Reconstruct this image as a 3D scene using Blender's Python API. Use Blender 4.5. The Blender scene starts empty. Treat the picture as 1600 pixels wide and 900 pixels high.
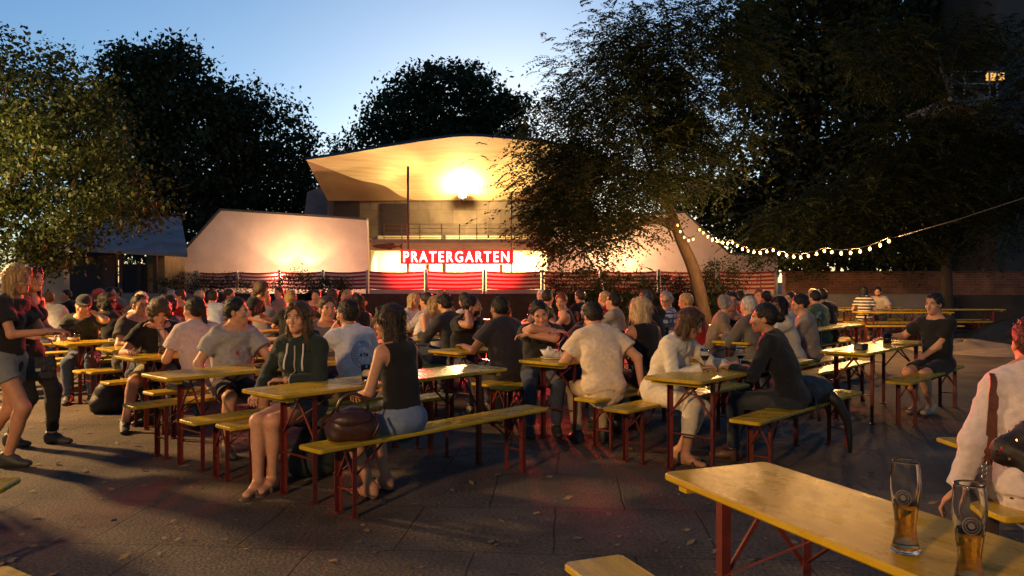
import bpy, math, random
import numpy as np
from mathutils import Vector, Matrix
from mathutils.bvhtree import BVHTree

rng = np.random.default_rng(7)
random.seed(7)
scene = bpy.context.scene
COL = scene.collection
F, HZ, CH = 1244.4, 437.0, 1.52      # focal length in 1600-px units, horizon row, eye height


def gp(px, py, h=0.0):
    """ground-plane reading of a picture point that lies at height h"""
    y = F * (CH - h) / (py - HZ)
    return np.array([(px - 800) / F * y, y])


def wp(px, py, y):
    return Vector(((px - 800) / F * y, y, CH + (HZ - py) * y / F))


# ------------------------------------------------------------------ objects
def tag(o, label=None, cat=None, group=None, kind=None):
    if label: o['label'] = label
    if cat: o['category'] = cat
    if group: o['group'] = group
    if kind: o['kind'] = kind
    return o


def mesh_from(name, V, Fc, mats, midx=None, smooth=True):
    me = bpy.data.meshes.new(name)
    V = np.asarray(V, dtype=np.float32).reshape(-1, 3)
    if isinstance(Fc, np.ndarray) and Fc.ndim == 2:
        n, k = Fc.shape
        me.vertices.add(len(V)); me.vertices.foreach_set('co', V.ravel())
        me.loops.add(n * k); me.loops.foreach_set('vertex_index', Fc.astype(np.int32).ravel())
        me.polygons.add(n)
        me.polygons.foreach_set('loop_start', np.arange(0, n * k, k, dtype=np.int32))
        if midx is not None:
            me.polygons.foreach_set('material_index', np.asarray(midx, dtype=np.int32))
        me.polygons.foreach_set('use_smooth', np.full(n, bool(smooth)))
        me.update(calc_edges=True)
    else:
        me.from_pydata([tuple(v) for v in V], [], [tuple(f) for f in Fc])
        me.polygons.foreach_set('use_smooth', np.full(len(me.polygons), bool(smooth)))
        if midx is not None:
            me.polygons.foreach_set('material_index', np.asarray(midx, dtype=np.int32))
        me.update()
    for m in (mats if isinstance(mats, (list, tuple)) else [mats]):
        me.materials.append(m)
    return me


def link(name, me, parent=None, loc=None, rotz=None):
    o = bpy.data.objects.new(name, me)
    COL.objects.link(o)
    if parent is not None: o.parent = parent
    if loc is not None: o.location = loc
    if rotz is not None: o.rotation_euler = (0, 0, rotz)
    return o


def empty(name, loc=(0, 0, 0), rotz=0.0):
    o = bpy.data.objects.new(name, None)
    o.empty_display_size = 0.2
    COL.objects.link(o)
    o.location = loc
    o.rotation_euler = (0, 0, rotz)
    return o


def copy_tree(o, parent=None):
    c = o.copy(); COL.objects.link(c)
    if parent is not None: c.parent = parent
    for ch in list(o.children): copy_tree(ch, c)
    return c


class MB:
    """collects simple solids, links them as one mesh"""
    def __init__(self): self.V = []; self.F = []; self.M = []
    def add(self, V, Fc, m=0):
        b = len(self.V)
        self.V += [tuple(v) for v in V]
        self.F += [tuple(i + b for i in f) for f in Fc]
        self.M += [m] * len(Fc)
        return self
    def box(self, c, s, R=None, m=0, bev=0.0):
        x, y, z = [k / 2 for k in s]
        c = Vector(c)
        if bev > 0:
            b = min(bev, x * .9, y * .9, z * .9)
            pts = []; idx = {}
            for sx in (-1, 1):
                for sy in (-1, 1):
                    for sz in (-1, 1):
                        for ax in range(3):
                            p = [sx * (x - b), sy * (y - b), sz * (z - b)]
                            p[ax] = (sx * x, sy * y, sz * z)[ax]
                            idx[(sx, sy, sz, ax)] = len(pts); pts.append(Vector(p))
            fs = []
            I = lambda a, b_, c_, ax: idx[(a, b_, c_, ax)]
            for s_ in (-1, 1):
                f = [I(s_, -1, -1, 0), I(s_, 1, -1, 0), I(s_, 1, 1, 0), I(s_, -1, 1, 0)]; fs.append(f if s_ > 0 else f[::-1])
                f = [I(-1, s_, -1, 1), I(-1, s_, 1, 1), I(1, s_, 1, 1), I(1, s_, -1, 1)]; fs.append(f if s_ > 0 else f[::-1])
                f = [I(-1, -1, s_, 2), I(1, -1, s_, 2), I(1, 1, s_, 2), I(-1, 1, s_, 2)]; fs.append(f if s_ > 0 else f[::-1])
            for a in (-1, 1):
                for b_ in (-1, 1):
                    fs.append([I(a, b_, -1, 0), I(a, b_, 1, 0), I(a, b_, 1, 1), I(a, b_, -1, 1)][:: (1 if a * b_ < 0 else -1)])
                    fs.append([I(a, -1, b_, 0), I(a, 1, b_, 0), I(a, 1, b_, 2), I(a, -1, b_, 2)][:: (-1 if a * b_ < 0 else 1)])
                    fs.append([I(-1, a, b_, 1), I(1, a, b_, 1), I(1, a, b_, 2), I(-1, a, b_, 2)][:: (1 if a * b_ < 0 else -1)])
            for sx in (-1, 1):
                for sy in (-1, 1):
                    for sz in (-1, 1):
                        fs.append([I(sx, sy, sz, k) for k in range(3)][:: (1 if sx * sy * sz > 0 else -1)])
            V = pts
        else:
            V = [Vector((sx * x, sy * y, sz * z)) for sx in (-1, 1) for sy in (-1, 1) for sz in (-1, 1)]
            fs = [(0, 1, 3, 2), (4, 6, 7, 5), (0, 4, 5, 1), (2, 3, 7, 6), (0, 2, 6, 4), (1, 5, 7, 3)]
        if R is not None: V = [R @ v for v in V]
        return self.add([v + c for v in V], fs, m)
    def tube(self, pts, rad, seg=8, m=0, cap=True):
        pts = [Vector(p) for p in pts]
        n = len(pts)
        rad = [rad] * n if not hasattr(rad, '__len__') else rad
        V = []; Fc = []
        prev = None
        for i, p in enumerate(pts):
            t = (pts[min(i + 1, n - 1)] - pts[max(i - 1, 0)]).normalized()
            if prev is None:
                a = t.orthogonal().normalized()
            else:
                a = (prev - t * prev.dot(t)).normalized()
            prev = a
            b = t.cross(a)
            for k in range(seg):
                th = 2 * math.pi * k / seg
                V.append(p + (a * math.cos(th) + b * math.sin(th)) * rad[i])
        for i in range(n - 1):
            for k in range(seg):
                k2 = (k + 1) % seg
                Fc.append((i * seg + k, i * seg + k2, (i + 1) * seg + k2, (i + 1) * seg + k))
        if cap:
            Fc.append(tuple(range(seg))[::-1]); Fc.append(tuple((n - 1) * seg + k for k in range(seg)))
        return self.add(V, Fc, m)
    def bar(self, a, b, w, h, m=0, up=(0, 0, 1)):
        a = Vector(a); b = Vector(b); t = (b - a); L = t.length; t.normalize()
        up = Vector(up)
        s = t.cross(up)
        if s.length < 1e-3: s = t.cross(Vector((0, 1, 0)))
        s.normalize(); u = s.cross(t)
        R = Matrix((s, t, u)).transposed()
        return self.box((a + b) / 2, (w, L, h), R, m)
    def lathe(self, prof, seg=24, c=(0, 0, 0), m=0):
        V = []; Fc = []; n = len(prof)
        for (r, z) in prof:
            for k in range(seg):
                th = 2 * math.pi * k / seg
                V.append((c[0] + r * math.cos(th), c[1] + r * math.sin(th), c[2] + z))
        for i in range(n - 1):
            for k in range(seg):
                k2 = (k + 1) % seg
                Fc.append((i * seg + k, i * seg + k2, (i + 1) * seg + k2, (i + 1) * seg + k))
        return self.add(V, Fc, m)
    def ell(self, c, r, R=None, nu=12, nv=8, m=0):
        V = []; Fc = []
        c = Vector(c)
        for j in range(nv + 1):
            ph = math.pi * j / nv
            for i in range(nu):
                th = 2 * math.pi * i / nu
                v = Vector((r[0] * math.sin(ph) * math.cos(th), r[1] * math.sin(ph) * math.sin(th), -r[2] * math.cos(ph)))
                if R is not None: v = R @ v
                V.append(v + c)
        for j in range(nv):
            for i in range(nu):
                i2 = (i + 1) % nu
                Fc.append((j * nu + i, j * nu + i2, (j + 1) * nu + i2, (j + 1) * nu + i))
        return self.add(V, Fc, m)
    def prism(self, poly, axis_a, axis_b, axis_n, depth, org, m=0):
        """poly in (a,b) coordinates, extruded along n"""
        A = Vector(axis_a); B = Vector(axis_b); N = Vector(axis_n); O = Vector(org)
        n = len(poly)
        V = [O + A * p[0] + B * p[1] for p in poly] + [O + A * p[0] + B * p[1] + N * depth for p in poly]
        Fc = [tuple(range(n))[::-1], tuple(range(n, 2 * n))] + [(i, (i + 1) % n, n + (i + 1) % n, n + i) for i in range(n)]
        return self.add(V, Fc, m)
    def build(self, name, mats, parent=None, loc=None, rotz=None, smooth=False):
        me = mesh_from(name, np.array([tuple(v) for v in self.V]), self.F, mats, self.M, smooth)
        return link(name, me, parent, loc, rotz)


# ------------------------------------------------------------------ materials
def mat(name, col, rough=.6, var=.25, scale=8.0, bump=0.0, bscale=60.0, metal=0.0, coat=0.0, spec=.5,
        emit=None, estr=0.0, sheen=0.0, stretch=None, col2=None, trans=0.0, ior=1.45, alpha=None):
    m = bpy.data.materials.new(name); m.use_nodes = True
    nt = m.node_tree; N = nt.nodes; L = nt.links
    bs = N['Principled BSDF']
    bs.inputs['Roughness'].default_value = rough
    bs.inputs['Metallic'].default_value = metal
    bs.inputs['Specular IOR Level'].default_value = spec
    bs.inputs['Coat Weight'].default_value = coat
    bs.inputs['Coat Roughness'].default_value = .15
    bs.inputs['Sheen Weight'].default_value = sheen
    bs.inputs['Transmission Weight'].default_value = trans
    bs.inputs['IOR'].default_value = ior
    c = tuple(col) + (1,)
    bs.inputs['Base Color'].default_value = c
    if var > 0 or bump > 0 or col2:
        tc = N.new('ShaderNodeTexCoord')
        src = tc.outputs['Object']
        if stretch:
            mp = N.new('ShaderNodeMapping'); mp.inputs['Scale'].default_value = stretch
            L.new(src, mp.inputs['Vector']); src = mp.outputs['Vector']
        if var > 0 or col2:
            nz = N.new('ShaderNodeTexNoise'); nz.inputs['Scale'].default_value = scale
            nz.inputs['Detail'].default_value = 6; nz.inputs['Roughness'].default_value = .6
            L.new(src, nz.inputs['Vector'])
            rp = N.new('ShaderNodeValToRGB')
            rp.color_ramp.elements[0].position = .33; rp.color_ramp.elements[1].position = .68
            d = col2 if col2 else tuple(k * (1 - var) for k in col)
            l = col if col2 else tuple(min(1, k * (1 + var)) for k in col)
            rp.color_ramp.elements[0].color = tuple(d) + (1,); rp.color_ramp.elements[1].color = tuple(l) + (1,)
            L.new(nz.outputs['Fac'], rp.inputs['Fac'])
            L.new(rp.outputs['Color'], bs.inputs['Base Color'])
        if bump > 0:
            n2 = N.new('ShaderNodeTexNoise'); n2.inputs['Scale'].default_value = bscale; n2.inputs['Detail'].default_value = 5
            L.new(src, n2.inputs['Vector'])
            bp = N.new('ShaderNodeBump'); bp.inputs['Strength'].default_value = bump; bp.inputs['Distance'].default_value = .02
            L.new(n2.outputs['Fac'], bp.inputs['Height']); L.new(bp.outputs['Normal'], bs.inputs['Normal'])
    if emit:
        bs.inputs['Emission Color'].default_value = tuple(emit) + (1,)
        bs.inputs['Emission Strength'].default_value = estr
    return m


_cache = {}
def cloth(col, rough=.85):
    k = ('c',) + tuple(round(c, 3) for c in col)
    if k not in _cache:
        _cache[k] = mat('cloth', col, rough, .12, 30, .25, 180, sheen=.15, spec=.25)
    return _cache[k]
def hairm(col):
    k = ('h',) + tuple(round(c, 3) for c in col)
    if k not in _cache:
        _cache[k] = mat('hair', col, .5, .45, 55, .6, 120, stretch=(1, 1, .18), spec=.4)
    return _cache[k]
def skinm(col):
    k = ('s',) + tuple(round(c, 3) for c in col)
    if k not in _cache:
        m = mat('skin', col, .5, .1, 25, .08, 200, spec=.35)
        b = m.node_tree.nodes['Principled BSDF']
        b.inputs['Subsurface Weight'].default_value = .0
        _cache[k] = m
    return _cache[k]


# ------------------------------------------------------------------ signed-distance mesher
def smooth_ell(c, r, R=None):
    c = np.asarray(c, np.float32); r = np.asarray(r, np.float32)
    R = np.eye(3, dtype=np.float32) if R is None else np.asarray(R, np.float32)   # rows: local axes
    e = np.sqrt(((R * r[:, None]) ** 2).sum(0))
    def fn(X, Y, Z):
        x, y, z = X - c[0], Y - c[1], Z - c[2]
        a = (R[0, 0] * x + R[0, 1] * y + R[0, 2] * z)
        b = (R[1, 0] * x + R[1, 1] * y + R[1, 2] * z)
        d = (R[2, 0] * x + R[2, 1] * y + R[2, 2] * z)
        k0 = np.sqrt((a / r[0]) ** 2 + (b / r[1]) ** 2 + (d / r[2]) ** 2)
        k1 = np.sqrt((a / r[0] ** 2) ** 2 + (b / r[1] ** 2) ** 2 + (d / r[2] ** 2) ** 2) + 1e-6
        return k0 * (k0 - 1) / k1
    return fn, c - e, c + e


def smooth_cap(a, b, ra, rb, lat=None, flat=1.0, cuta=False, cutb=False):
    a = np.asarray(a, np.float32); b = np.asarray(b, np.float32)
    ab = b - a; L2 = float(ab @ ab) + 1e-9; L = math.sqrt(L2)
    w = ab / L
    if lat is not None:
        l = np.asarray(lat, np.float32); l = l - w * float(l @ w); l = l / (np.linalg.norm(l) + 1e-9)
        dp = np.cross(w, l)
    m = max(ra, rb)
    def fn(X, Y, Z):
        x, y, z = X - a[0], Y - a[1], Z - a[2]
        h = (x * ab[0] + y * ab[1] + z * ab[2]) / L2
        t = np.clip(h, 0, 1)
        qx, qy, qz = x - ab[0] * t, y - ab[1] * t, z - ab[2] * t
        rr = ra + (rb - ra) * t
        if lat is not None:
            ql = qx * l[0] + qy * l[1] + qz * l[2]
            qd = (qx * dp[0] + qy * dp[1] + qz * dp[2]) / flat
            qw = qx * w[0] + qy * w[1] + qz * w[2]
            d = (np.sqrt(ql * ql + qd * qd + qw * qw) - rr) * (.5 + .5 * flat)
        else:
            d = np.sqrt(qx * qx + qy * qy + qz * qz) - rr
        if cuta: d = np.maximum(d, -h * L)
        if cutb: d = np.maximum(d, (h - 1) * L)
        return d
    return fn, np.minimum(a, b) - m, np.maximum(a, b) + m


def half(n, d):
    n = np.asarray(n, np.float32)
    def fn(X, Y, Z): return X * n[0] + Y * n[1] + Z * n[2] - d
    return fn, None, None


def folds(X, Y, Z, s, ph):
    a = np.sin(X * 31 * s + 2.1 * np.sin(Z * 17 * s + ph) + ph)
    b = np.sin(Z * 37 * s + 1.7 * np.sin(Y * 21 * s + 2 * ph) + 1.3 * np.sin(X * 13 * s))
    c = np.sin(Y * 43 * s + X * 19 * s + 1.5 * np.sin(Z * 23 * s + ph))
    return (a * b + .6 * c * a + .5 * b) * .5


def sdf_mesh(ops, vox, noise=None):
    """ops: list of (op, prim, k). returns V, F(quads)"""
    lo = np.min([p[1] for o, p, k in ops if o == 'u'], axis=0) - 3 * vox - .01
    hi = np.max([p[2] for o, p, k in ops if o == 'u'], axis=0) + 3 * vox + .01
    n = np.ceil((hi - lo) / vox).astype(int) + 1
    ax = [(lo[i] + vox * np.arange(n[i])).astype(np.float32) for i in range(3)]
    D = np.full(n, .12, np.float32)
    for o, p, k in ops:
        fn, b0, b1 = p
        if b0 is None:
            s = [slice(0, n[i]) for i in range(3)]
        else:
            mg = k + 2.5 * vox
            s = []
            for i in range(3):
                i0 = max(0, int((b0[i] - mg - lo[i]) / vox)); i1 = min(n[i], int((b1[i] + mg - lo[i]) / vox) + 2)
                s.append(slice(i0, max(i1, i0)))
        if any(q.stop <= q.start for q in s): continue
        X = ax[0][s[0]][:, None, None]; Y = ax[1][s[1]][None, :, None]; Z = ax[2][s[2]][None, None, :]
        d = fn(X, Y, Z).astype(np.float32)
        A = D[tuple(s)]
        if o == 'u':
            if k > 1e-4:
                h = np.clip(k - np.abs(A - d), 0, None) / k
                D[tuple(s)] = np.minimum(A, d) - h * h * k * .25
            else:
                D[tuple(s)] = np.minimum(A, d)
        elif o == 's':
            d = -d
            if k > 1e-4:
                h = np.clip(k - np.abs(A - d), 0, None) / k
                D[tuple(s)] = np.maximum(A, d) + h * h * k * .25
            else:
                D[tuple(s)] = np.maximum(A, d)
        elif o == 'i':
            D[tuple(s)] = np.maximum(A, d)
    if noise and len(noise) == 4:
        a2, s2 = noise[3]; noise = noise[:3]
        D += a2 * folds(ax[0][:, None, None], ax[1][None, :, None], ax[2][None, None, :], s2, 1.3).astype(np.float32)
    if noise:
        amp, sc, ph = noise
        D += amp * folds(ax[0][:, None, None], ax[1][None, :, None], ax[2][None, None, :], sc, ph).astype(np.float32)
    D[0] = D[-1] = .1; D[:, 0] = D[:, -1] = .1; D[:, :, 0] = D[:, :, -1] = .1
    S = D < 0
    c = np.zeros(tuple(n - 1), np.int8)
    for i in (0, 1):
        for j in (0, 1):
            for k in (0, 1):
                c += S[i:n[0] - 1 + i, j:n[1] - 1 + j, k:n[2] - 1 + k]
    act = (c > 0) & (c < 8)
    I = np.argwhere(act)
    idx = np.full(act.shape, -1, np.int32); idx[act] = np.arange(len(I))
    acc = np.zeros((len(I), 3), np.float32); cnt = np.zeros(len(I), np.float32)
    for axis in range(3):
        o1, o2 = [q for q in range(3) if q != axis]
        for u in (0, 1):
            for v in (0, 1):
                a = [0, 0, 0]; a[o1] = u; a[o2] = v
                b = list(a); b[axis] = 1
                da = D[I[:, 0] + a[0], I[:, 1] + a[1], I[:, 2] + a[2]]
                db = D[I[:, 0] + b[0], I[:, 1] + b[1], I[:, 2] + b[2]]
                m = (da < 0) != (db < 0)
                t = np.where(m, da / np.where(np.abs(da - db) < 1e-9, 1, da - db), 0)
                p = np.tile(np.array(a, np.float32), (len(I), 1)); p[:, axis] = t
                acc[m] += p[m]; cnt[m] += 1
    V = lo + vox * (I + acc / np.maximum(cnt, 1)[:, None])
    Q = []
    for axis in range(3):
        o1, o2 = [(1, 2), (2, 0), (0, 1)][axis]
        sl0 = [slice(None)] * 3; sl1 = [slice(None)] * 3
        sl0[axis] = slice(0, -1); sl1[axis] = slice(1, None)
        m = S[tuple(sl0)] != S[tuple(sl1)]
        E = np.argwhere(m)
        ok = (E[:, o1] > 0) & (E[:, o2] > 0) & (E[:, o1] < n[o1] - 1) & (E[:, o2] < n[o2] - 1)
        E = E[ok]
        def cell(d1, d2):
            e = E.copy(); e[:, o1] += d1; e[:, o2] += d2
            return idx[e[:, 0], e[:, 1], e[:, 2]]
        q = np.stack([cell(-1, -1), cell(0, -1), cell(0, 0), cell(-1, 0)], 1)
        ins = S[E[:, 0], E[:, 1], E[:, 2]]
        q[~ins] = q[~ins][:, ::-1]
        Q.append(q)
    return V, np.concatenate(Q)
LAMP_A, LAMP_B = 3900, 4400
SUN_EL, SUN_ROT, SKY_STR, EXPO = 7.6, 0.0, .15, 0.20
MATS = {}
MATS['eye_white'] = mat('eye_white', (.55, .52, .48), .25, 0)
MATS['iris'] = mat('iris', (.02, .012, .008), .15, 0)
MATS['lips'] = mat('lips', (.36, .13, .11), .45, .1, 40)
MATS['black'] = mat('black_plastic', (.012, .012, .013), .35, .1)
def MATS_shoe(c):
    k = ('sh',) + tuple(c)
    if k not in _cache: _cache[k] = mat('shoe_leather', c, .55, .2, 20, .1, 90)
    return _cache[k]
# ------------------------------------------------------------------ people
SK = dict(fair=(.56, .29, .175), tan=(.46, .225, .125), brown=(.24, .115, .062))
HC = dict(black=(.012, .010, .009), dark=(.03, .018, .011), brown=(.07, .038, .02), blond=(.42, .27, .11),
          light=(.55, .40, .22), grey=(.28, .27, .26), white=(.55, .53, .50), red=(.22, .05, .02))


def nrm(v):
    v = np.asarray(v, float); return v / (np.linalg.norm(v) + 1e-9)


def ik(a, t, l1, l2, pole):
    a = np.asarray(a, float); t = np.asarray(t, float)
    d = t - a; L = np.linalg.norm(d); mx = (l1 + l2) * .995
    if L > mx: t = a + d / L * mx; d = t - a; L = mx
    w = d / (L + 1e-9)
    x = (l1 * l1 - l2 * l2 + L * L) / (2 * L + 1e-9)
    x = min(max(x, -l1), l1)
    h = math.sqrt(max(l1 * l1 - x * x, 0))
    p = np.asarray(pole, float); p = p - w * (p @ w); p = nrm(p)
    return a + w * x + p * h, t


def rot(axis, ang):
    return np.array(Matrix.Rotation(ang, 3, axis))


NP = [0]


def person(x, y, face, label, group=None, Z=None, sit=.48, s=1.0, sex='m', lean=8, side=0, twist=0,
           hy=0, hp=0, hr=0, hair='short', hc='dark', skin='fair', top='tee', tc=(.05, .05, .05), tmat=None,
           bot='jeans', bc=(.05, .07, .12), shoe='shoe', shc=(.04, .04, .04),
           RH=None, LH=None, RF=None, LF=None, rpole=None, lpole=None, rkp=(0.05, .6, 1), lkp=(-.05, .6, 1), curl=.5,
           hr_dir=None, hl_dir=None, slump=1.0, fat=1.0, beard=False, glasses=False, legs=True, zoff=0.0):
    """seated (sit = seat height) or standing (sit=None); local frame: +x right, +y forward, +z up"""
    NP[0] += 1
    ph = NP[0] * 1.37
    if Z is None: Z = y
    vox = min(max(.0012 * Z, .0072), .019)
    fem = sex == 'f'
    R_ = math.radians
    hz = (sit + .095) if sit is not None else .90 * s
    P = np.array([0, 0, hz + zoff])
    def tdir(k): return np.array([math.sin(R_(side)) * k, math.sin(R_(lean * k)), math.cos(R_(lean * k))])
    t1, t2 = nrm(tdir(.6)), nrm(tdir(1.35 * slump))
    M_ = P + t1 * .25 * s
    C = M_ + t2 * .255 * s
    fw = nrm(np.array([0, 1, 0]) - t2 * t2[1])
    lat = np.cross(fw, t2); lat = nrm(rot('Z', R_(-twist)) @ lat)
    fw = np.cross(t2, lat)
    sw = (.165 if not fem else .145) * s
    SR, SL = C - t2 * .055 + lat * sw, C - t2 * .055 - lat * sw
    # head
    Hh = rot('Z', R_(-hy)) @ rot('X', R_(-hp)) @ rot('Y', R_(hr))   # columns: local axes in body frame
    HA = Hh.T                                                       # rows
    nk = nrm(t2 * .8 + np.array([0, .25, 1.0]) * .6)
    HB = C + nk * .085 * s
    hc0 = HB + HA[2] * .075 * s + HA[1] * .022 * s
    hs = (1.0 if not fem else .955) * (.93 + .07 * s)
    def hp_(v): return hc0 + (np.asarray(v) * hs) @ HA
    al, fl, tl, sl = .285 * s, .255 * s, .43 * s, .42 * s
    if sit is not None:
        dRH, dLH = (.16, .36, hz + .20 - (hz - .575)), (-.16, .36, hz + .20)
        dRF, dLF = (.13, .36, .085), (-.13, .33, .085)
    else:
        dRH, dLH = (.24, .05, hz - .1), (-.24, .05, hz - .1)
        dRF, dLF = (.09, .02, .085), (-.09, -.02, .085)
    RH = np.array(RH if RH is not None else dRH, float); LH = np.array(LH if LH is not None else dLH, float)
    RF = np.array(RF if RF is not None else dRF, float); LF = np.array(LF if LF is not None else dLF, float)
    RE, RW = ik(SR, RH, al, fl, rpole if rpole is not None else (.7, -.5, -.9))
    LE, LW = ik(SL, LH, al, fl, lpole if lpole is not None else (-.7, -.5, -.9))
    hw = (.088 if not fem else .092) * s
    HR_, HL_ = P + np.array([hw, 0, -.03]), P + np.array([-hw, 0, -.03])
    if sit is None: rkp_, lkp_ = (.05, 1, .1), (-.05, 1, .1)
    else: rkp_, lkp_ = rkp, lkp
    RK, RA = ik(HR_, RF, tl, sl, rkp_); LK, LA = ik(HL_, LF, tl, sl, lkp_)
    wm = 1.0 if not fem else .84
    ch, wa, pe = .150 * s * fat * (1 if not fem else .88), .140 * s * fat * (1 if not fem else .86), .150 * s * fat * (1 if not fem else 1.0)
    ua, fa = .047 * wm * (.6 + .4 * fat), .038 * wm
    th, kn, sh = (.085 if not fem else .084) * (.6 + .4 * fat), .058, .052 if not fem else .049

    def torso(inf, hem=None):
        o = []
        a0 = P if hem is None else P + t1 * hem
        o.append(('u', smooth_cap(a0, M_, pe * .97 + inf, wa + inf, lat, .72), .04))
        o.append(('u', smooth_cap(M_, C - t2 * .10 * s, wa + inf, ch + inf, lat, .68), .05))
        o.append(('u', smooth_cap(SR - lat * .03, SL + lat * .03, .058 * s + inf, .058 * s + inf), .06))
        o.append(('u', smooth_cap(C - t2 * .06, C + t2 * .012, .085 * s + inf, .055 * s + inf, lat, .85), .05))
        if fem:
            for sg in (-1, 1):
                o.append(('u', smooth_ell(C - t2 * .175 * s + fw * .085 * s + lat * sg * .07 * s, np.array([.058, .052, .06]) * s + inf), .04))
        elif fat > 1.05:
            o.append(('u', smooth_ell(M_ - t1 * .03 + fw * .06 * s, np.array([.12, .10, .12]) * s * fat + inf), .05))
        return o

    def arm(S, E, W, inf, upto=2.0, cut=True):
        o = []
        if upto >= 1:
            o.append(('u', smooth_cap(S, E, ua * 1.12 + inf, ua * .86 + inf), .03))
            f = upto - 1
            e2 = E + (W - E) * f
            if f > 0.02: o.append(('u', smooth_cap(E, e2, fa * 1.12 + inf, (fa * 1.12 + (.026 - fa * 1.12) * f) + inf, cutb=cut and f < 1.01), .02))
        else:
            o.append(('u', smooth_cap(S, S + (E - S) * upto, ua * 1.12 + inf, ua * 1.08 + inf * 1.7, cutb=True), .03))
        return o

    def leg(H, K, A, inf, upto=2.0):
        o = []
        if upto >= 1:
            o.append(('u', smooth_cap(H, K, th + inf, kn + inf), .04))
            f = upto - 1
            a2 = K + (A - K) * f
            if f > .02:
                back = -nrm(np.cross(np.cross(A - K, np.array([0, 1, 0])), A - K)) if True else 0
                o.append(('u', smooth_cap(K, a2, kn * .95 + inf, (kn * .95 + (.036 - kn * .95) * f) + inf * 1.2, cutb=f < .99), .03))
                if f > .5: o.append(('u', smooth_ell(K + (A - K) * .3 + back * .015, np.array([sh, sh, .11]) + inf * .7, ), .03))
        else:
            o.append(('u', smooth_cap(H, H + (K - H) * upto, th + inf, th + (kn - th) * upto + inf * 1.5, cutb=True), .04))
        return o

    def head():
        o = []
        E = lambda c, r: smooth_ell(hp_(c), np.array(r) * hs, HA)
        Cp = lambda a, b, ra, rb: smooth_cap(hp_(a), hp_(b), ra * hs, rb * hs)
        o.append(('u', E((0, -.016, .035), (.074, .093, .083)), .01))
        o.append(('u', E((0, .028, -.030), (.060, .062, .078)), .035))
        o.append(('u', Cp((.035, .02, -.07), (0, .062, -.095), .022, .021), .03))
        o.append(('u', Cp((-.035, .02, -.07), (0, .062, -.095), .022, .021), .03))
        o.append(('u', Cp((-.035, .078, .024), (.035, .078, .024), .012, .012), .02))
        for sg in (-1, 1):
            o.append(('s', E((sg * .032, .098, .002), (.021, .017, .013)), .014))
            o.append(('u', E((sg * .043, .056, -.032), (.022, .022, .02)), .025))
            o.append(('u', E((sg * .076, -.008, -.012), (.010, .021, .032)), .008))
        o.append(('u', Cp((0, .086, .012), (0, .106, -.034), .009, .0125), .014))
        o.append(('u', E((0, .098, -.038), (.018, .012, .010)), .010))
        o.append(('u', E((0, .083, -.066), (.025, .012, .010)), .012))
        o.append(('s', E((0, .098, -.067), (.022, .006, .0022)), .004))
        o.append(('u', smooth_cap(C - t2 * .03, hp_((0, -.022, -.06)), .056 * (1 if not fem else .86) * s, .052 * (1 if not fem else .86) * s), .03))
        return o

    def hand(W, E, sg, dirv=None):
        f = nrm(W - E) if dirv is None else nrm(dirv)
        if dirv is None: f = nrm(f * np.array([1, 1, .35]))
        nn = np.array([0, 0, -1.0]); nn = nrm(nn - f * (nn @ f)) if abs(f[2]) < .9 else nrm(np.array([-sg, 0, 0]) - f * (-sg * f[0]))
        sd = np.cross(f, nn) * 1.0
        if (sd @ lat) * sg < 0: out = -sd
        else: out = sd
        thumb = -out
        k = s * (1 if not fem else .92)
        o = [('u', smooth_ell(W + f * .045 * k, np.array([.040, .052, .0155]) * k, np.stack([sd, f, nn])), .012)]
        for i, (b, ln) in enumerate(((-.030, .058), (-.0105, .074), (.0105, .080), (.031, .070))):
            side_ = out * (-b) * k
            base = W + f * .082 * k + side_
            c1 = curl * (.55 + .12 * i); c2 = curl * 1.5
            d1 = nrm(f * math.cos(c1) + nn * math.sin(c1) + side_ * 1.5); d2 = nrm(f * math.cos(c1 + c2) + nn * math.sin(c1 + c2))
            m = base + d1 * ln * .55 * k
            o.append(('u', smooth_cap(base, m, .0088 * k, .0082 * k), .004))
            o.append(('u', smooth_cap(m, m + d2 * ln * .5 * k, .0082 * k, .0068 * k), .002))
        b = W + f * .02 * k + thumb * .028 * k
        m = b + nrm(thumb * .75 + f * .75 + nn * .3) * .042 * k
        o.append(('u', smooth_cap(b, m, .012 * k, .0098 * k), .008))
        o.append(('u', smooth_cap(m, m + nrm(f + nn * .3 + thumb * .2) * .03 * k, .0095 * k, .0075 * k), .002))
        return o

    def foot(K, A, inf):
        fd = np.array([A[0] * .25, 1.0, 0]);  fd = nrm(fd)
        if 'footdir' in POSE: fd = nrm(POSE['footdir'])
        dn = -.045
        o = [('u', smooth_cap(A + np.array([0, 0, -.01]) - fd * .025, A + fd * .06 + np.array([0, 0, dn + .01]), .042 + inf, .036 + inf), .02),
             ('u', smooth_cap(A + fd * .04 + np.array([0, 0, dn]), A + fd * .165 * s + np.array([0, 0, dn - .012]), .038 + inf, .030 + inf, np.cross(fd, [0, 0, 1]), .7), .02),
             ('u', smooth_cap(A - fd * .03 + np.array([0, 0, -.064]), A + fd * .15 * s + np.array([0, 0, -.066]), .021 + inf, .019 + inf), .015),
             ('u', smooth_ell(A - fd * .03 + np.array([0, 0, dn + .0]), (.034 + inf, .04 + inf, .036 + inf)), .02)]
        return o

    POSE = {}
    body = torso(0) + head()
    body += arm(SR, RE, RW, 0) + arm(SL, LE, LW, 0)
    body += hand(RW, RE, 1, hr_dir) + hand(LW, LE, -1, hl_dir)
    body += [('u', smooth_ell(P + np.array([0, -.01, -.015]), np.array([.168, .115, .105]) * s * (.5 + .5 * fat)), .05)]
    if legs:
        body += leg(HR_, RK, RA, 0) + leg(HL_, LK, LA, 0) + foot(RK, RA, 0) + foot(LK, LA, 0)
    V, Q = sdf_mesh(body, vox)
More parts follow.
